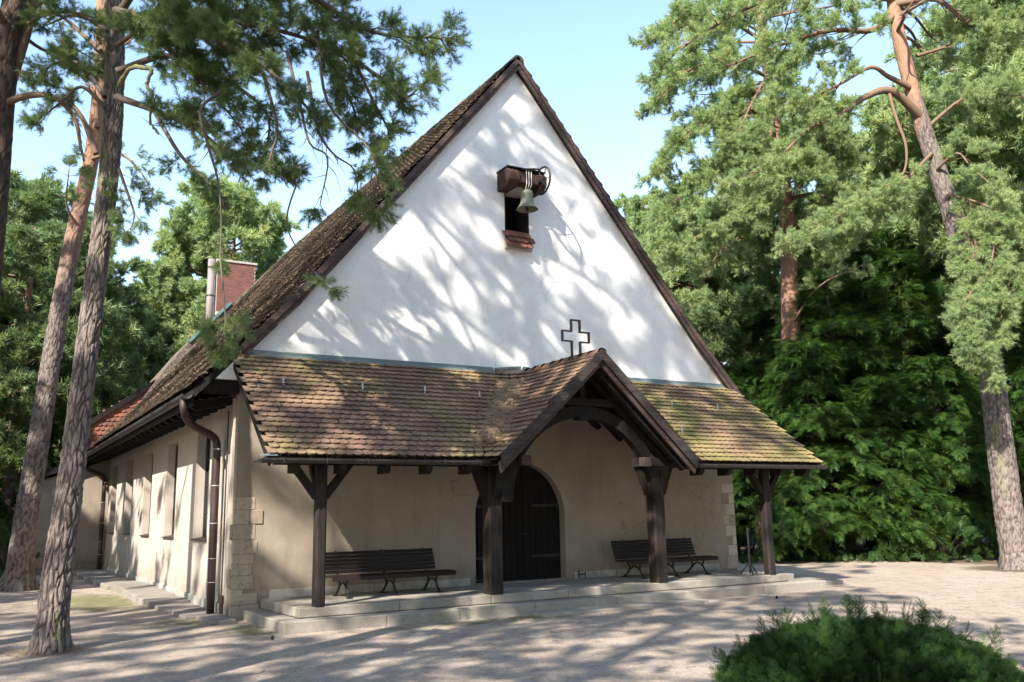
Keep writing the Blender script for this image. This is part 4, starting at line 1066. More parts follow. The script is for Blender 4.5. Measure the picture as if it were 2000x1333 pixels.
# sparse hanging twigs in front of the roof, ending in small tufts
bi([(620, 60, 11.5), (640, 200, 11.2), (720, 290, 11), (735, 350, 10.9), (728, 400, 10.9)], .018, twig=.4, gap=.08, start=.66, spgap=.08)
bi([(600, 140, 11.5), (620, 250, 11.3), (650, 300, 11.2), (690, 330, 11.1), (700, 380, 11.1)], .018, twig=.5, gap=.14, start=.3, bare=.55)
bi([(560, 100, 11.5), (585, 200, 11.3), (605, 280, 11.1), (640, 310, 11.0), (625, 400, 11)], .018, twig=.6, gap=.12, start=.25, bare=.85)
bi([(430, 180, 11.5), (392, 215, 11.2), (405, 280, 11), (425, 350, 10.8), (432, 430, 10.6), (430, 500, 10.4)], .02, twig=.6, gap=.2, start=.2, bare=.95)
bi([(430, 500, 10.4), (436, 570, 10), (440, 630, 9.7), (432, 680, 9.6)], .008, twig=.3, gap=.035, start=.66, spgap=.05, sc=.8)
bi([(590, 330, 10.8), (560, 430, 10.5), (590, 500, 10.3), (640, 560, 10.2)], .008, twig=.2, gap=.10, start=.85, spgap=.06, sc=.7)
bi([(500, 100, 11.6), (540, 240, 11.5), (530, 300, 11.4), (520, 340, 11.4)], .02, twig=.7, gap=.13, start=.3, bare=.8)
wood_part(wA, 'branches', M_twigd, pA)
cp_ = smooth_path([at(*p) for p in ((232, 170, 12.6), (246, 142, 12.4), (262, 131, 12.3), (280, 133, 12.15), (297, 137, 12.0), (291, 150, 12.0), (288, 168, 12.0), (298, 190, 11.9), (297, 212, 11.9), (293, 238, 11.9), (301, 250, 11.9), (308, 262, 11.8))], 4)
cp_ = [p + rv(.011) for p in cp_]; cr = MB(); cr.tube(cp_, [(.038 - .026 * i / len(cp_)) * random.uniform(.78, 1.2) for i in range(len(cp_))], 9)
for i in range(9):
    p = cp_[random.randrange(6, len(cp_))]; q = [p]; d = rv(1).normalized()
    for k in range(3): d = (d + rv(.5)).normalized(); q.append(q[-1] + d * random.uniform(.04, .1))
    cr.tube(q, [.007, .005, .003, .002], 4, False)
cr.build('crooked_limb', M_twigm, pA, smooth=True)
crown('needles', ptsA, G_pine, pA)

# ------------------------------------------------------------------ second and third pines on the left
pB = thing('pine_tree', 'leaning red-barked pine beside the far end of the side wall', 'pine tree', tuple(at(35, 1150, 22.2)))
pathB = [at(x_, y_, 22.2 + (1150 - y_) * .0028) for x_, y_ in ((35, 1158), (52, 1010), (82, 820), (110, 640), (140, 480), (170, 350), (185, 270), (196, 130), (200, -100), (205, -400))]
trunk('trunk', pathB, [.33, .27, .245, .225, .21, .2, .19, .17, .14, .10], pB, k=56, step=.05, upz=(5, 12), relief=.03, mossy=.2)
wB = MB(); ptsB = []
for pl, r0, tw in (([(190, 250, 24.5), (185, 190, 24.6), (160, 150, 24.8), (130, 130, 25)], .07, 1.2), ([(187, 300, 24.4), (160, 230, 24.4), (120, 190, 24.4), (60, 190, 24.5)], .08, .8), ([(195, 150, 24.8), (230, 100, 25), (280, 60, 25.2)], .06, 1.4),
        ([(196, 100, 24.9), (130, 40, 25.2), (70, 0, 25.4)], .07, 1.4), ([(180, 310, 24.4), (230, 300, 24), (270, 330, 23.7), (300, 380, 23.5)], .05, .9), ([(150, 440, 23.9), (130, 400, 23.6), (135, 330, 23.4)], .04, .8), ([(200, 20, 25), (300, -40, 25), (400, 0, 25)], .07, 1.4)):
    bough([at(*p) for p in pl], r0, wB, ptsB, twig=tw, gap=.22, start=.3, sc=1.35, spgap=.2)
wood_part(wB, 'branches', M_twig, pB); crown('needles', ptsB, G_pine, pB)

pC = thing('pine_tree', 'dark pine trunk leaning in at the upper left corner', 'pine tree', tuple(V((at(-60, 900, 12.5).x, at(-60, 900, 12.5).y, 0))))
pathC = [at(x_, y_, d_) for x_, y_, d_ in ((-95, 1285, 12), (-75, 900, 12.6), (-30, 560, 13.1), (-8, 300, 13.5), (8, 130, 13.8), (40, -60, 14.1), (60, -300, 14.5), (70, -600, 15))]
trunk('trunk', pathC, [.25, .22, .21, .2, .19, .18, .15, .1], pC, M_barkS, k=36, step=.07, upz=(9, 16), relief=.02, mossy=.2)
fk = MB(); fk.tube(smooth_path([at(*p) for p in ((10, 200, 13.8), (38, 110, 13.9), (60, 30, 14.1), (72, -60, 14.3), (90, -200, 14.6))], 5), [.075]*21, 12); fk.build('forked_limb', M_twig, pC, smooth=True)
wC = MB(); ptsC = []
for pl, r0, tw, ba in (([(5, 205, 13.7), (50, 188, 13.4), (105, 190, 13.2), (145, 230, 13), (158, 290, 12.9), (165, 315, 12.9)], .055, .5, .75), ([(52, 48, 14), (90, 28, 13.8), (140, 24, 13.6), (185, 35, 13.5)], .03, .6, .2), ([(60, 20, 14.1), (90, 0, 14), (130, -40, 14)], .03, .7, 0),
        ([(60, -40, 14.2), (0, -60, 14.3), (-60, -40, 14.4)], .05, .9, 0), ([(30, 60, 14), (90, 100, 14.3), (130, 90, 14.5), (190, 120, 14.6)], .03, .7, .0)):
    bough([at(*p) for p in pl], r0, wC, ptsC, twig=tw, gap=.15, start=.35, sc=1.0, spgap=.13, bare=ba, k=8)
# crown high above, outside the picture, which throws the dappled shade
def auto_crown(top, z0, z1, R, nb, wood, pts, sc=1.0, twig=1.2, gap=.35, spgap=.28, r0=.06, az=None, axis_fn=None, upb=.4):
    for i in range(nb):
        t_ = (i + random.random()) / nb; z_ = z0 + (z1 - z0) * t_; a = random.uniform(0, 2*pi) if az is None else random.uniform(*az)
        prof_ = (.55 + .9 * t_ - 1.25 * t_ * t_) if t_ < .99 else .2
        L = R * max(.25, prof_ / .71) * random.uniform(.6, 1.15); c = axis_fn(z_) if axis_fn else V((top[0], top[1], z_))
        d = V((cos(a), sin(a), random.uniform(.0, .35))); p = [c, c + d * L * .35 + V((0, 0, .0)), c + d * L * .7 + rv(.25) + V((0, 0, -.05*L)), c + d * L + rv(.4) + V((0, 0, random.uniform(-.15, .2) * L))]
        bough(p, r0, wood, pts, twig=twig, gap=gap, start=.35, sc=sc, spgap=spgap, k=5, upb=upb)
auto_crown((pathC[-1].x, pathC[-1].y), 8.5, 15, 2.4, 12, wC, ptsC, sc=1.3, az=(2.2, 5.5))
wood_part(wC, 'branches', M_twig, pC); crown('needles', ptsC, G_pine, pC)

# ------------------------------------------------------------------ right pines
pR = thing('pine_tree', 'thick pine with mottled trunk at the right edge of the yard', 'pine tree', tuple(at(1985, 1117, 23.1)))
dR = lambda py: 23.1 + (1117 - py) * .0026
pathR = [at(x_, y_, dR(y_)) for x_, y_ in ((1990, 1125), (1965, 960), (1945, 800), (1925, 660), (1890, 520), (1850, 390), (1800, 240), (1770, 130), (1745, 10), (1735, -150), (1720, -400))]
trunk('trunk', pathR, [.36, .33, .31, .30, .28, .25, .22, .2, .17, .14, .1], pR, k=60, step=.05, upz=(9, 15), relief=.03, mossy=.7)
wR = MB(); ptsR = []
def br(pl, r0, **kw):
    a = dict(twig=1.5, gap=.11, start=.3, sc=1.25, spgap=.1); a.update(kw); bough([at(*p) for p in pl], r0, wR, ptsR, **a)
br([(1795, 225, 25.3), (1740, 178, 25), (1690, 190, 24.8), (1640, 225, 24.5), (1580, 250, 24.2)], .14, start=.65, twig=.9)
br([(1775, 170, 25.4), (1735, 150, 25.2), (1700, 132, 25), (1640, 165, 24.6), (1560, 200, 24.2)], .09, start=.5, twig=1.0)
br([(1580, 250, 24.2), (1540, 290, 24), (1500, 330, 23.8), (1450, 340, 23.6)], .05, start=.2, twig=1.2)
br([(1750, 30, 25.9), (1700, 60, 25.5), (1620, 60, 25), (1520, 90, 24.6), (1420, 130, 24.2)], .1, start=.15, twig=1.6, gap=.17)
br([(1745, 0, 25.9), (1640, -20, 25.5), (1500, 0, 25), (1380, 60, 24.6), (1300, 120, 24.4)], .1, start=.2, twig=1.7, gap=.17)
br([(1745, 10, 25.9), (1830, 0, 25.6), (1900, 50, 25.4), (1990, 40, 25.2)], .1, start=.2, twig=1.4)
br([(1810, 250, 25.3), (1870, 200, 25.4), (1920, 180, 25.5), (1990, 190, 25.6)], .06, start=.2, twig=1.2)
br([(1735, 178, 25), (1750, 230, 24.6), (1770, 290, 24.3), (1760, 345, 24.1), (1700, 375, 23.9), (1620, 410, 23.7)], .05, start=.5, twig=1.0, gap=.14, droop=.15)
br([(1770, 345, 24.1), (1680, 400, 23.8), (1600, 440, 23.6), (1540, 460, 23.5)], .04, start=.05, twig=1.1, gap=.14, droop=.2)
br([(1820, 300, 25), (1760, 360, 24.6), (1700, 400, 24.3), (1640, 470, 24.1)], .05, start=.2, twig=1.1, gap=.15, droop=.2)
br([(1830, 330, 24.9), (1870, 300, 24.3), (1900, 330, 23.8), (1960, 380, 23.2)], .04, start=.1, twig=1.3, gap=.16, droop=.15)
br([(1870, 430, 24.6), (1930, 420, 23.4), (1940, 490, 22.8), (1920, 560, 22.5), (1900, 640, 22.3), (1915, 700, 22.2)], .035, start=.1, twig=.75, gap=.085, droop=.35, upb=.1)
br([(1870, 430, 24.6), (1900, 480, 23.4), (1895, 560, 22.9), (1880, 620, 22.6), (1900, 690, 22.4)], .03, start=.1, twig=.65, gap=.085, droop=.35, upb=.1)
br([(1870, 520, 23.6), (1900, 600, 22.9), (1925, 680, 22.5), (1945, 735, 22.3)], .04, start=.05, twig=.6, gap=.07, droop=.35, upb=.1)
br([(1900, 450, 23.6), (1915, 540, 22.8), (1880, 600, 22.5), (1890, 680, 22.4)], .04, start=.05, twig=.6, gap=.07, droop=.35, upb=.1)
br([(1880, 470, 24.4), (1960, 470, 23.4), (1970, 560, 22.8), (1950, 640, 22.5)], .03, start=.1, twig=.8, gap=.1, droop=.35, upb=.1)
br([(1850, 380, 24.8), (1920, 400, 23.8), (1990, 440, 23.2), (2050, 520, 22.8)], .04, start=.1, twig=1.2, gap=.13, droop=.25)
br([(1790, 110, 25.8), (1850, 90, 26), (1880, 60, 26.2), (1960, 90, 26.4)], .05, start=.2, twig=1.0)
auto_crown((0, 0), 14.5, 20, 3.6, 20, wR, ptsR, sc=1.5, axis_fn=lambda z_: pathR[8] + V((0, 0, z_ - pathR[8].z)))
wood_part(wR, 'branches', M_twig, pR); crown('needles', ptsR, G_pineL, pR)

pS = thing('pine_tree', 'straight orange-barked pine standing among the dark yews right of the chapel', 'pine tree', tuple(at(1540, 1090, 30)))
dS = lambda py: 30 + (1090 - py) * .0034
pathS = [at(x_, y_, dS(y_)) for x_, y_ in ((1540, 1096), (1545, 900), (1545, 700), (1542, 540), (1535, 400), (1520, 270), (1500, 150), (1480, 0), (1470, -150))]
trunk('trunk', pathS, [.42, .40, .33, .29, .25, .21, .17, .12, .08], pS, M_barkS, k=32, step=.12, upz=(3.5, 7.5), relief=.03, mossy=.15)
wS = MB(); ptsS = []
def bs(pl, r0=.08, **kw):
    a = dict(twig=1.9, gap=.10, start=.12, sc=1.5, spgap=.13); a.update(kw); bough([at(*p) for p in pl], r0, wS, ptsS, **a)
bs([(1500, 150, 33), (1420, 120, 32), (1340, 140, 31.3), (1290, 190, 31)]); bs([(1510, 220, 33), (1430, 220, 32), (1350, 260, 31), (1290, 330, 30.6)])
bs([(1520, 290, 32.8), (1450, 300, 31.6), (1380, 340, 30.8), (1310, 400, 30.2)]); bs([(1530, 360, 32.4), (1460, 400, 31.2), (1400, 440, 30.4), (1330, 480, 30)])
bs([(1535, 390, 32.4), (1600, 380, 31.5), (1650, 420, 31)]); bs([(1490, 80, 33.4), (1420, 40, 33), (1350, 30, 32.6), (1290, 60, 32)])
bs([(1515, 260, 33), (1580, 250, 32), (1640, 300, 31.6)]); bs([(1530, 330, 32.6), (1590, 330, 31.4), (1640, 370, 30.8)])
bs([(1538, 460, 32), (1480, 450, 31.6), (1420, 480, 31), (1370, 540, 30.6)], .07, twig=1.2, gap=.28); bs([(1500, 150, 33.2), (1480, 180, 31), (1440, 260, 29.6)]); bs([(1510, 220, 33), (1500, 300, 31), (1480, 380, 30)])
bs([(1542, 640, 31.4), (1600, 560, 30.8), (1680, 520, 30.4)], .05, twig=.8, gap=.4)
auto_crown((0, 0), 15.5, 21, 3.6, 16, wS, ptsS, sc=1.6, axis_fn=lambda z_: pathS[6] + V((0, 0, z_ - pathS[6].z)))
wood_part(wS, 'branches', M_twig, pS); crown('needles', ptsS, G_pineL, pS)

# ------------------------------------------------------------------ copies: pines of the wood
def make_pine(seed, H, R, z0, group, mt=M_barkP, nb=34, sc=1.9, gap=.26, spgap=.24, twig=1.6, rt=.24):
    random.seed(seed); w2 = MB(); p2 = []
    lean = V((random.uniform(-.6, .6), random.uniform(-.6, .6), 0))
    path = [V((0, 0, -.1)), V((0, 0, H*.3)) + lean*.3, V((0, 0, H*.6)) + lean*.2, V((0, 0, H*.85)) + lean, V((0, 0, H)) + lean]
    r = bpy.data.objects.new('pine_tree', None); COL.objects.link(r); ROOT[r.name] = V((0, 0, 0))
    tr = trunk('trunk', path, [rt, rt*.85, rt*.65, rt*.35, .03], r, mt, k=14, step=.5, upz=(3, 7), base=V((0, 0, 0)))
    auto_crown((0, 0), z0, H, R, nb, w2, p2, sc=sc, gap=gap, spgap=spgap, twig=twig, axis_fn=lambda z_: V((0, 0, z_)) + lean * (z_/H))
    me = w2.mesh('branches', M_twig); b2 = bpy.data.objects.new('branches', me); COL.objects.link(b2); b2.parent = r
    c2 = crown('needles', p2, group, r, base=V((0, 0, 0)))
    return r, (tr, b2, c2)
def place(proto, loc, label, rz_=None, s_=1.0, first=False, cat='pine tree', group='pines of the wood around the chapel'):
    r, kids = proto
    if first: o = r
    else:
        o = r.copy(); COL.objects.link(o)
        for k in kids: c = k.copy(); COL.objects.link(c); c.parent = o
    o.location = (loc[0], loc[1], 0); o.rotation_euler = (0, 0, random.uniform(0, 2*pi) if rz_ is None else rz_); o.scale = (s_, s_, s_)
    o['label'] = label; o['category'] = cat; o['group'] = group; return o
def gp(px, d):                     # ground point in a column of the photograph
    v_ = at(px, 1000, d); return (v_.x, v_.y)
P1 = make_pine(11, 19, 4.0, 8, G_far, nb=70, gap=.22, spgap=.2); P2 = make_pine(12, 21, 4.2, 9, G_far, nb=70, gap=.22, spgap=.2); P3 = make_pine(13, 17, 3.8, 3.5, G_fard, nb=60); P4 = make_pine(14, 13, 3.2, 1.5, G_fard, nb=60, twig=1.4)
random.seed(99)
used = set()
def pl_(pr, px, d, s_, label, **kw):
    f_ = id(pr) not in used; used.add(id(pr)); return place(pr, gp(px, d), label, s_=s_, first=f_, **kw)
pl_(P1, 435, 46, 1.0, 'round-crowned light green pine behind the brick chimney')
pl_(P2, 330, 62, .86, 'pale pine crown farther off, left of the chimney')
pl_(P4, 560, 55, .9, 'low pine showing just beside the rear roof edge')
pl_(P3, 260, 50, .78, 'dark pine between the leaning trunks and the chimney')
pl_(P1, 40, 42, .9, 'light green pine high at the left edge of the picture')
pl_(P3, 120, 36, .78, 'dense dark pine behind the two leaning trunks')
pl_(P4, 10, 32, .95, 'dark bushy pine at the left edge behind the leaning trunks')
pl_(P3, -60, 38, 1.0, 'tall dense pine just outside the left edge')
pl_(P4, 190, 44, .95, 'dark low pine above the rear wing of the chapel')
pl_(P4, 70, 46, 1.1, 'dark pine filling the gap between the leaning trunks')
pl_(P3, 350, 70, .75, 'distant pine top over the roof of the rear wing')
pl_(P4, 225, 42, .8, 'small dark pine close behind the dormer')
pl_(P2, -10, 60, .95, 'distant pine with open crown far left')
pl_(P1, 1215, 52, .82, 'light green pine crown showing right behind the roof slope')
pl_(P2, 1300, 46, .86, 'light green pine just right of the gable slope')
pl_(P1, 1400, 42, .86, 'light pine in the second row right of the chapel')
pl_(P2, 1480, 50, .8, 'pine with orange upper stem far behind the yews')
pl_(P2, 1600, 38, .92, 'full light pine crown between the orange pine and the mottled one')
pl_(P1, 1940, 33, .95, 'light pine crown filling the upper right corner')
pl_(P1, 1640, 44, .8, 'light pine behind the tallest yew')
pl_(P2, 1760, 50, .86, 'distant pine framed by the boughs of the mottled trunk')
pl_(P1, 1880, 42, 1.05, 'tall light pine at right behind the thick trunk')
pl_(P2, 1990, 36, 1.0, 'tall pine at the right edge of the picture')
pl_(P3, 1360, 38, .62, 'dark shorter pine beside the lower right roof slope')
pl_(P1, 2080, 30, 1.05, 'tall pine just outside the right edge')
pl_(P3, 1960, 48, .9, 'dark pine behind the thick mottled trunk')
pl_(P3, 1700, 58, .8, 'dark pine far off between the yew tops')

# yews
def make_yew(seed, H, R):
    random.seed(seed); w2 = MB(); p2 = []
    r = bpy.data.objects.new('yew_tree', None); COL.objects.link(r); ROOT[r.name] = V((0, 0, 0))
    tr = trunk('trunk', [V((0, 0, -.1)), V((.1, .05, H*.35)), V((0, .1, H*.7)), V((0, 0, H*.97))], [.22, .17, .1, .03], r, M_barkY, k=12, step=.4, base=V((0, 0, 0)))
    for st_ in range(3):
        a = random.uniform(0, 6.28); w2.tube(smooth_path([V((cos(a)*.15, sin(a)*.15, 0)), V((cos(a)*.5, sin(a)*.5, H*.25)), V((cos(a)*.8, sin(a)*.8, H*.6))], 4), [.1]*5 + [.06]*4, 6)
    nb = int(H * 11)
    for i in range(nb):
        t_ = (i + random.random()) / nb; z_ = .8 + (H - .8) * t_; a = random.uniform(0, 2*pi); L = R * (1.0 - .8 * t_**1.5) * random.uniform(.55, 1.15) + .2
        d = V((cos(a), sin(a), 0)); c = V((0, 0, z_)); rise = random.uniform(.0, .35)
        path = [c, c + d*L*.4 + V((0, 0, rise*L*.5)), c + d*L*.75 + V((0, 0, rise*L*.45)) + rv(.12), c + d*L + V((0, 0, -.12*L)) + rv(.15)]
        P = smooth_path(path, 4); w2.tube(P, [.03 - .02*k/len(P) for k in range(len(P))], 4, False)
        for k in range(3, len(P)):
            u = k / len(P)
            for q in range(12 if u > .4 else 5):
                sd3 = V((-d.y, d.x, 0)) * random.uniform(-1, 1) * (.25 + .3 * L * (1 - u) + .15)
                p = P[k] + sd3 + rv(.1); dd = (d * random.uniform(.5, 1) + sd3.normalized() * random.uniform(.1, .8) + V((0, 0, random.uniform(-.55, .45)))).normalized()
                p2.append((p, dd, random.uniform(.8, 1.35)))
    me = w2.mesh('branches', M_barkY); b2 = bpy.data.objects.new('branches', me); COL.objects.link(b2); b2.parent = r
    c2 = yew_crown(p2, r); return r, (tr, b2, c2)
def yew_crown(p2, r):
    # fronds keep their drooping side down: build the rotation from the direction and the vertical
    me = bpy.data.meshes.new('foliage'); me.from_pydata([tuple(p) for p, d, s_ in p2], [], []); rot = []; scl = []; vid = []
    for p, d, s_ in p2:
        z_ = d; y2 = (V((0, 0, 1)) - z_ * z_.z).normalized(); y2 = (y2 + rv(.25)).normalized(); x2 = y2.cross(z_).normalized(); y2 = z_.cross(x2)
        e = Matrix((x2, y2, z_)).transposed().to_euler(); rot += [e.x, e.y, e.z]; scl.append(s_); vid.append(random.randrange(4))
    a = me.attributes.new('rot', 'FLOAT_VECTOR', 'POINT'); a.data.foreach_set('vector', rot)
    a = me.attributes.new('scl', 'FLOAT', 'POINT'); a.data.foreach_set('value', scl)
    a = me.attributes.new('vid', 'INT', 'POINT'); a.data.foreach_set('value', vid)
    o = bpy.data.objects.new('foliage', me); COL.objects.link(o); o.parent = r
    md = o.modifiers.new('sprays', 'NODES'); md.node_group = G_yew; o['kind'] = 'stuff'; return o
Y1 = make_yew(31, 9.5, 3.0); Y2 = make_yew(32, 8.0, 2.8)
random.seed(5)
YK = dict(cat='yew tree', group='dark yews right of the chapel')
pl_(Y1, 1650, 30.5, 1.02, 'dark green yew, broad and drooping, right of the orange pine', **YK)
pl_(Y1, 1790, 31.5, 1.2, 'tallest dark yew, behind the gap left of the thick trunk', **YK)
pl_(Y2, 1745, 28.5, .72, 'bright-lit low yew at the front of the dark group', **YK)
pl_(Y2, 1850, 29, .8, 'low yew with lit sprays nearest the thick trunk', **YK)
pl_(Y1, 1500, 33, .75, 'shaded yew left of the orange-barked pine', **YK)
pl_(Y2, 1430, 31, .78, 'yew close beside the lower end of the right roof slope', **YK)
pl_(Y2, 1600, 28.6, .86, 'mid-height yew in front of the orange-barked pine, hiding its middle', **YK)
pl_(Y2, 1485, 28.8, .62, 'low yew by the lower right roof slope, in front of the orange-barked pine', **YK)
pl_(Y2, 1580, 34, .98, 'dark yew behind the orange-barked pine', **YK)
pl_(Y1, 1960, 34, 1.0, 'dark yew in deep shade behind the thick trunk', **YK)
pl_(Y2, 2060, 31, 1.0, 'dark yew beyond the right edge', **YK)
pl_(Y1, 1700, 37, 1.0, 'dark yew in the back row above the lit low yew', **YK)
pl_(Y2, 1880, 38, 1.1, 'dark yew in the back row, right of the tallest one', **YK)
pl_(Y2, -40, 33, .9, 'dark yew at the left edge beyond the second trunk', **YK)
pl_(Y2, 130, 52, 1.0, 'distant yew behind the rear wing', **YK)
pl_(Y1, 1380, 42, .9, 'distant yew seen under the end of the porch roof', **YK)

# undergrowth on the right and left
def shrub(px, d, R, H, label, group=G_broad, n_=140):
    g0 = gp(px, d); t = thing('shrub', label, 'shrub', (g0[0], g0[1], 0)); w2 = MB(); p2 = []; c = V((g0[0], g0[1], 0))
    for i in range(12):
        a = random.uniform(0, 6.28); e = c + V((cos(a)*R*random.uniform(.3, 1), sin(a)*R*random.uniform(.3, 1), H*random.uniform(.5, 1)))
        w2.tube([c, (c + e)/2 + V((0, 0, .1)), e], [.02, .012, .006], 4, False)
    for i in range(n_):
        a = random.uniform(0, 6.28); ph = random.uniform(.0, 1.4); rr = random.uniform(.6, 1); d_ = V((cos(a)*cos(ph), sin(a)*cos(ph), sin(ph)))
        p2.append((c + V((d_.x*R*rr, d_.y*R*rr, .1 + d_.z*H*rr*.9)), (d_ + rv(.5)).normalized(), random.uniform(.6, 1.1)))
    w2.build('stems', M_barkY, t); crown('leaves', p2, group, t, nvar=3)
shrub(1840, 27, .9, 1.3, 'leafy green shrub at the foot of the dark yews, right')
shrub(1750, 27.5, .6, .6, 'small leafy shrub catching light under the low yew')
shrub(1905, 27.5, .8, 1.0, 'leafy shrub just left of the thick trunk')
shrub(1460, 31, 1.0, 2.6, 'pale leafy shrub seen through the porch behind the right wall corner')
shrub(20, 29, 1.2, 1.6, 'leafy shrub at the left edge beyond the second trunk')
shrub(1600, 29, .7, .7, 'low leafy shrub right of the orange pine foot')
gcp = []
for i in range(1500):
    px = random.uniform(1440, 2040); d_ = random.uniform(26.8, 30.5); g0 = gp(px, d_)
    if noise.noise(V((g0[0]*.4, g0[1]*.4, 0))) < -.12: continue
    gcp.append((V((g0[0], g0[1], .02)), (V((0, 0, 1)) + rv(.8)).normalized(), random.uniform(.3, .6)))
for i in range(500):
    g0 = gp(random.uniform(-80, 60), random.uniform(25, 32)); gcp.append((V((g0[0], g0[1], .02)), (V((0, 0, 1)) + rv(.8)).normalized(), random.uniform(.3, .6)))
crown('ground_cover', gcp, G_broad, None, nvar=3, kind='stuff', base=V((0, 0, 0)))
# the far wood that closes the view
fw_ = []
for i in range(9000):
    px = random.uniform(-700, 2700); d_ = random.uniform(62, 95); g0 = at(px, 1000, d_); z_ = random.uniform(0, 9.5) * random.uniform(.6, 1)
    if -100 < px < 420 or px > 1100 or px < -100: fw_.append((V((g0.x, g0.y, z_)), (V((0, 0, .5)) + rv(1)).normalized(), random.uniform(2.5, 4.5)))
crown('distant_wood', fw_, G_fard, None, kind='stuff', base=V((0, 0, 0)))

# pines behind and beside the viewer whose crowns dapple the chapel and the yard
P5 = make_pine(15, 25, 4.2, 12.3, G_fard, nb=42, sc=1.35, gap=.8, spgap=.46, twig=1.4, rt=.24)
SH = [(-5.2, -7.6, 1.0), (-9.6, -11.4, 1.0), (-24, -14.0, .9), (-6.6, -16.6, .56), (-14.5, -18.5, .95), (-1.5, -25, .9), (2.0, -23, .9), (-12.5, -14.5, .66), (-20, -14, 1.0), (-9.5, 7, .8), (-9.0, -2.5, .92)]
LB = ['tall pine left of the viewer, level with the near yard', 'tall pine left of the viewer, second from the chapel', 'tall pine farther left, level with the near yard', 'pine close beside the viewer on the left', 'pine behind the viewer to the left',
      'pine straight behind the viewer', 'pine behind the viewer to the right', 'lower pine between the tall ones left of the viewer', 'pine farthest left behind the viewer', 'pine left of the chapel, beside its side wall', 'pine left of the leaning trunk, out of the picture']
for i, ((a, b_, sc_), lb) in enumerate(zip(SH, LB)):
    place(P5, (a, b_), lb, s_=sc_, first=(i == 0), group='pines around the viewer')
random.seed(8)
for i in range(26):                       # the wood goes on all round the yard
    a = radians(-150 + i * 9.6) ; rr = random.uniform(24, 36) if i > 4 else random.uniform(34, 42)
    x_, y_ = 3 + rr * cos(a), -9 + rr * sin(a)
    if (V((x_, y_, 0)) - CAM).dot(CF) > 2 and x_ < 40 and (V((x_, y_, 0)) - CAM).dot(CF) > abs((V((x_, y_, 0)) - CAM).dot(CR)) * 1.6: continue
    place((P3, P4, P5)[i % 3], (x_, y_), 'pine of the closed wood behind the viewer', s_=random.uniform(.9, 1.25), group='pines closing the yard behind the viewer')
for i in range(12):
    x_ = random.uniform(-26, -14); y_ = random.uniform(4, 34)
    place((P3, P4)[i % 2], (x_, y_), 'pine of the wood left of the chapel, out of the picture', s_=random.uniform(.8, 1.1), group='pines in the wood left of the chapel')

# ------------------------------------------------------------------ clipped yew bush in front
random.seed(21)
bc = at(1697, 1300, 7.0); BC = V((bc.x, bc.y, 0)); BR, BH = 1.2, .70
bu = thing('yew_bush', 'rounded dark green yew bush in the right foreground', 'bush', (BC.x, BC.y, 0))
pb = []
for i in range(17000):
    a = random.uniform(0, 2*pi); u = random.random() ** .8; ph = math.asin(u); rr = random.uniform(.86, 1.0)
    lump = 1 + .07 * noise.noise(V((cos(a)*2, sin(a)*2, u*2))) + .03 * noise.noise(V((cos(a)*6, sin(a)*6, u*6)))
    d_ = V((cos(a)*cos(ph), sin(a)*cos(ph), sin(ph)))
    p = BC + V((d_.x*BR*rr*lump, d_.y*BR*rr*lump, d_.z*BH*rr*lump))
    pb.append((p, (d_ * .8 + V((0, 0, .45)) + rv(.55)).normalized(), random.uniform(.6, 1.0)))
for i in range(80):                   # long new shoots that break the outline
    a = random.uniform(0, 2*pi); ph = random.uniform(.15, 1.5); d_ = V((cos(a)*cos(ph), sin(a)*cos(ph), sin(ph))); p = BC + V((d_.x*BR, d_.y*BR, d_.z*BH)); dd = (d_*.6 + V((0, 0, .9)) + rv(.3)).normalized()
    for k in range(2): pb.append((p + dd * .1 * k, (dd + rv(.12)).normalized(), random.uniform(.9, 1.5)))
co = MB()
for j in range(9):
    for i in range(24):
        a = 2*pi*i/24; ph = pi/2*j/8; q = 1 + .08*noise.noise(V((cos(a)*2, sin(a)*2, ph)))
        co.v.append((BC.x + cos(a)*cos(ph)*BR*.84*q, BC.y + sin(a)*cos(ph)*BR*.84*q, sin(ph)*BH*.82*q))
for j in range(8):
    for i in range(24): co.f.append((j*24+i, j*24+(i+1) % 24, (j+1)*24+(i+1) % 24, (j+1)*24+i))
co.build('inner_twigs', M_barkY, bu, smooth=True)
crown('foliage', pb, G_bush, bu)

# ------------------------------------------------------------------ litter: needles on ground and roofs, cones and pebbles
random.seed(33)
lt = MB()
def needle(mb, p, nrm, l=.07, w_=.0035):
    d = nrm.cross(rv(1)).normalized(); s_ = nrm.cross(d) * w_; q = p + nrm * .006
    mb.poly([q - d*l/2 - s_, q - d*l/2 + s_, q + d*l/2 + nrm*.01], [(0, 1, 2)])
for i in range(16000):
    x_ = random.uniform(-6.5, 14); y_ = random.uniform(-13.5, -2.5 if x_ > .0 else 9)
    if noise.noise(V((x_*.9, y_*.9, 4))) + random.uniform(-.5, .5) < .05: continue
    needle(lt, V((x_, y_, gz(x_, y_) + .004)), V((0, 0, 1)))
for i in range(5000):
    x_ = random.uniform(.3, 11.4); needle(lt, V((x_, random.uniform(-2.42, -1.3), .0)) + V((0, 0, FLOOR + .002)) if False else V((x_, random.uniform(-2.09, -.1) if x_ < 10.6 else -1.5, FLOOR + .003)), V((0, 0, 1))) if random.random() < .3 else None
for i in range(1200):
    a = random.uniform(0, 2*pi); rr = .17 + abs(random.gauss(0, .28)); x_ = -2.81 + rr*cos(a); y_ = -2.15 + rr*sin(a)
    needle(lt, V((x_, y_, gz(x_, y_) + .004 + max(0, .05 - rr*.08) * random.random())), (V((0, 0, 1)) + rv(.25)).normalized(), .07, .005)
lt.build('needle_litter', M_litter, kind='stuff')
rl = MB()
Np = V((0, -SP, 1)); Np = V((0, SP * -1, 1)).normalized()
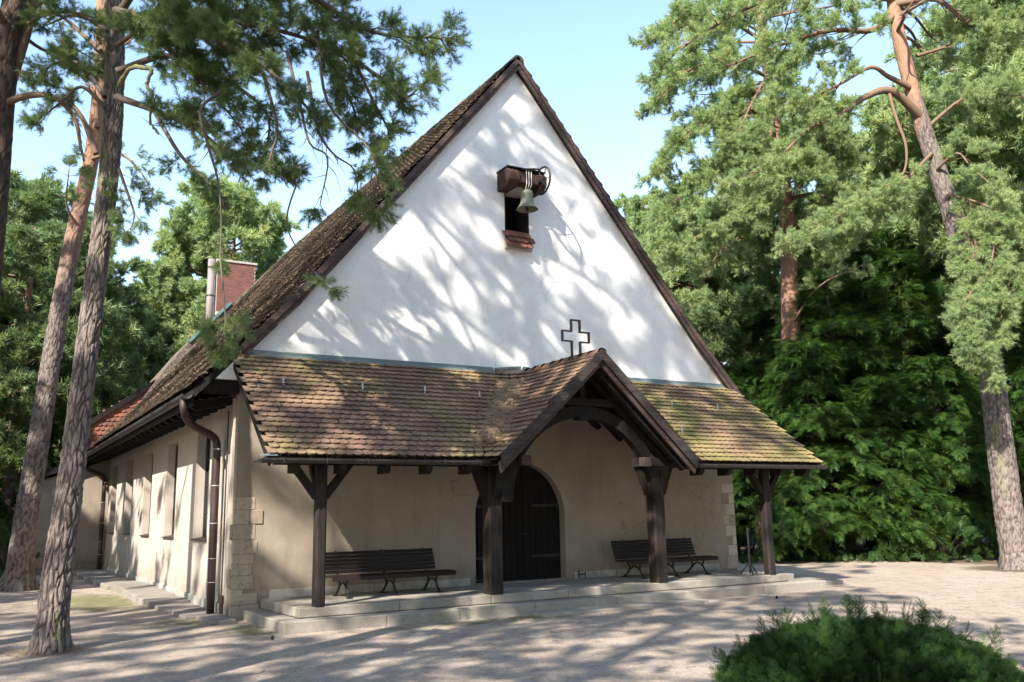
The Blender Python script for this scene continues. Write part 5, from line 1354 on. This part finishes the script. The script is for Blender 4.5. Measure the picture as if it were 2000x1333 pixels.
for i in range(16000):
    x_ = random.uniform(-.05, 5.2) if random.random() < .75 else random.uniform(7.9, 11.4); y_ = random.uniform(-2.4, -.2)
    v_ = .5 * noise.noise(V((x_*1.1, y_*1.1, 1))) + .45 * (x_ - 1.5) / 3.5 * (1 if x_ < 6 else 0) + .25 * (-y_ / 2.4) - .32
    if x_ < 5.5 and (x_ > XC - (ZR - (ZT + SP*y_)) / SG - .1): continue
    if v_ + random.uniform(-.3, .25) < 0: continue
    needle(rl, V((x_, y_, ZT + SP * y_ + .055)), Np, .09, .0062)
for i in range(6500):                                  # drift in the left valley
    c = random.uniform(2.6, 4.1); p = V((XC - (ZR - c)/SG, (c - ZT)/SP)); p += V((random.gauss(-.22, .16), random.gauss(-.22, .16)))
    if p.y < -2.45: continue
    needle(rl, V((p.x, p.y, c + .06)), V((-.4, -.4, 1)).normalized(), .09, .0062)
for i in range(5000):
    x_ = random.uniform(-.1, 3.45); needle(rl, V((x_, random.uniform(-2.46, -2.3), 2.54 + random.uniform(0, .05))), Np, .09, .0062) if random.random() < .5 else None
rl.build('roof_litter', M_litter, kind='stuff')
ml = MB()
for i in range(26000):                                 # matted needles along the tile courses of the big roof
    s0 = random.uniform(.3, LSL - .05); yy = random.uniform(-.2, 17)
    if noise.noise(V((s0*2.6, yy*.35, 7))) + random.uniform(-.35, .3) < -.02: continue
    s1 = (int(s0 / PIT) + random.uniform(-.1, .3)) * PIT
    P, sl_, nl_ = on_slope(min(LSL, s1)); P = P + V((0, yy, 0)) + nl_ * .05; d = (V((0, 1, 0)) + rv(.5)).normalized(); l = .12
    sd3 = NL.cross(d).normalized() * .007
    ml.poly([P - d*l/2 - sd3, P - d*l/2 + sd3, P + d*l/2 + NL * .015], [(0, 1, 2)])
ml.build('roof_needle_mat', M_litter, kind='stuff')
pbm = MB()
for i in range(3200):
    x_ = random.uniform(-5, 13); y_ = random.uniform(-13.5, -2.6); r = random.uniform(.005, .016); z_ = gz(x_, y_)
    k = 5; pts = [(x_ + r*cos(2*pi*j/k)*random.uniform(.7, 1.2), y_ + r*sin(2*pi*j/k)*random.uniform(.7, 1.2), z_ - .002) for j in range(k)] + [(x_, y_, z_ + r*.6)]
    pbm.poly(pts, [(j, (j+1) % k, k) for j in range(k)])
pbm.build('pebbles', M_pave, kind='stuff')
tw_ = MB()
for i in range(260):
    x_ = random.uniform(-5.5, 13); y_ = random.uniform(-13.5, -2.7); a = random.uniform(0, 6.28); l = random.uniform(.05, .22); z_ = gz(x_, y_) + .006
    p = [V((x_, y_, z_)), V((x_ + cos(a)*l*.5, y_ + sin(a)*l*.5, z_ + .01)), V((x_ + cos(a + .4)*l, y_ + sin(a + .4)*l, z_))]; tw_.tube(p, [.004, .003, .002], 4, False)
tw_.build('fallen_twigs', M_twigd, kind='stuff')
for i, (px, py, lb) in enumerate(((532, 1247, 'small dark pine cone lying before the left end of the steps'), (1517, 1168, 'small dark pine cone lying behind the yew bush'))):
    dz = (CU * 1).z; a = CF + CR * ((px-1000)/FOC) - CU * ((py-666.5)/FOC); t_ = (.02 - CAM.z) / a.z; p = CAM + a * t_
    q = MB(); q.lathe([(0, -.03), (.018, -.022), (.026, -.006), (.024, .01), (.014, .028), (0, .036)], 8, p + V((0, 0, .006))); tag(q.build('pine_cone', M_barkY), lb, 'pine cone', 'fallen pine cones')
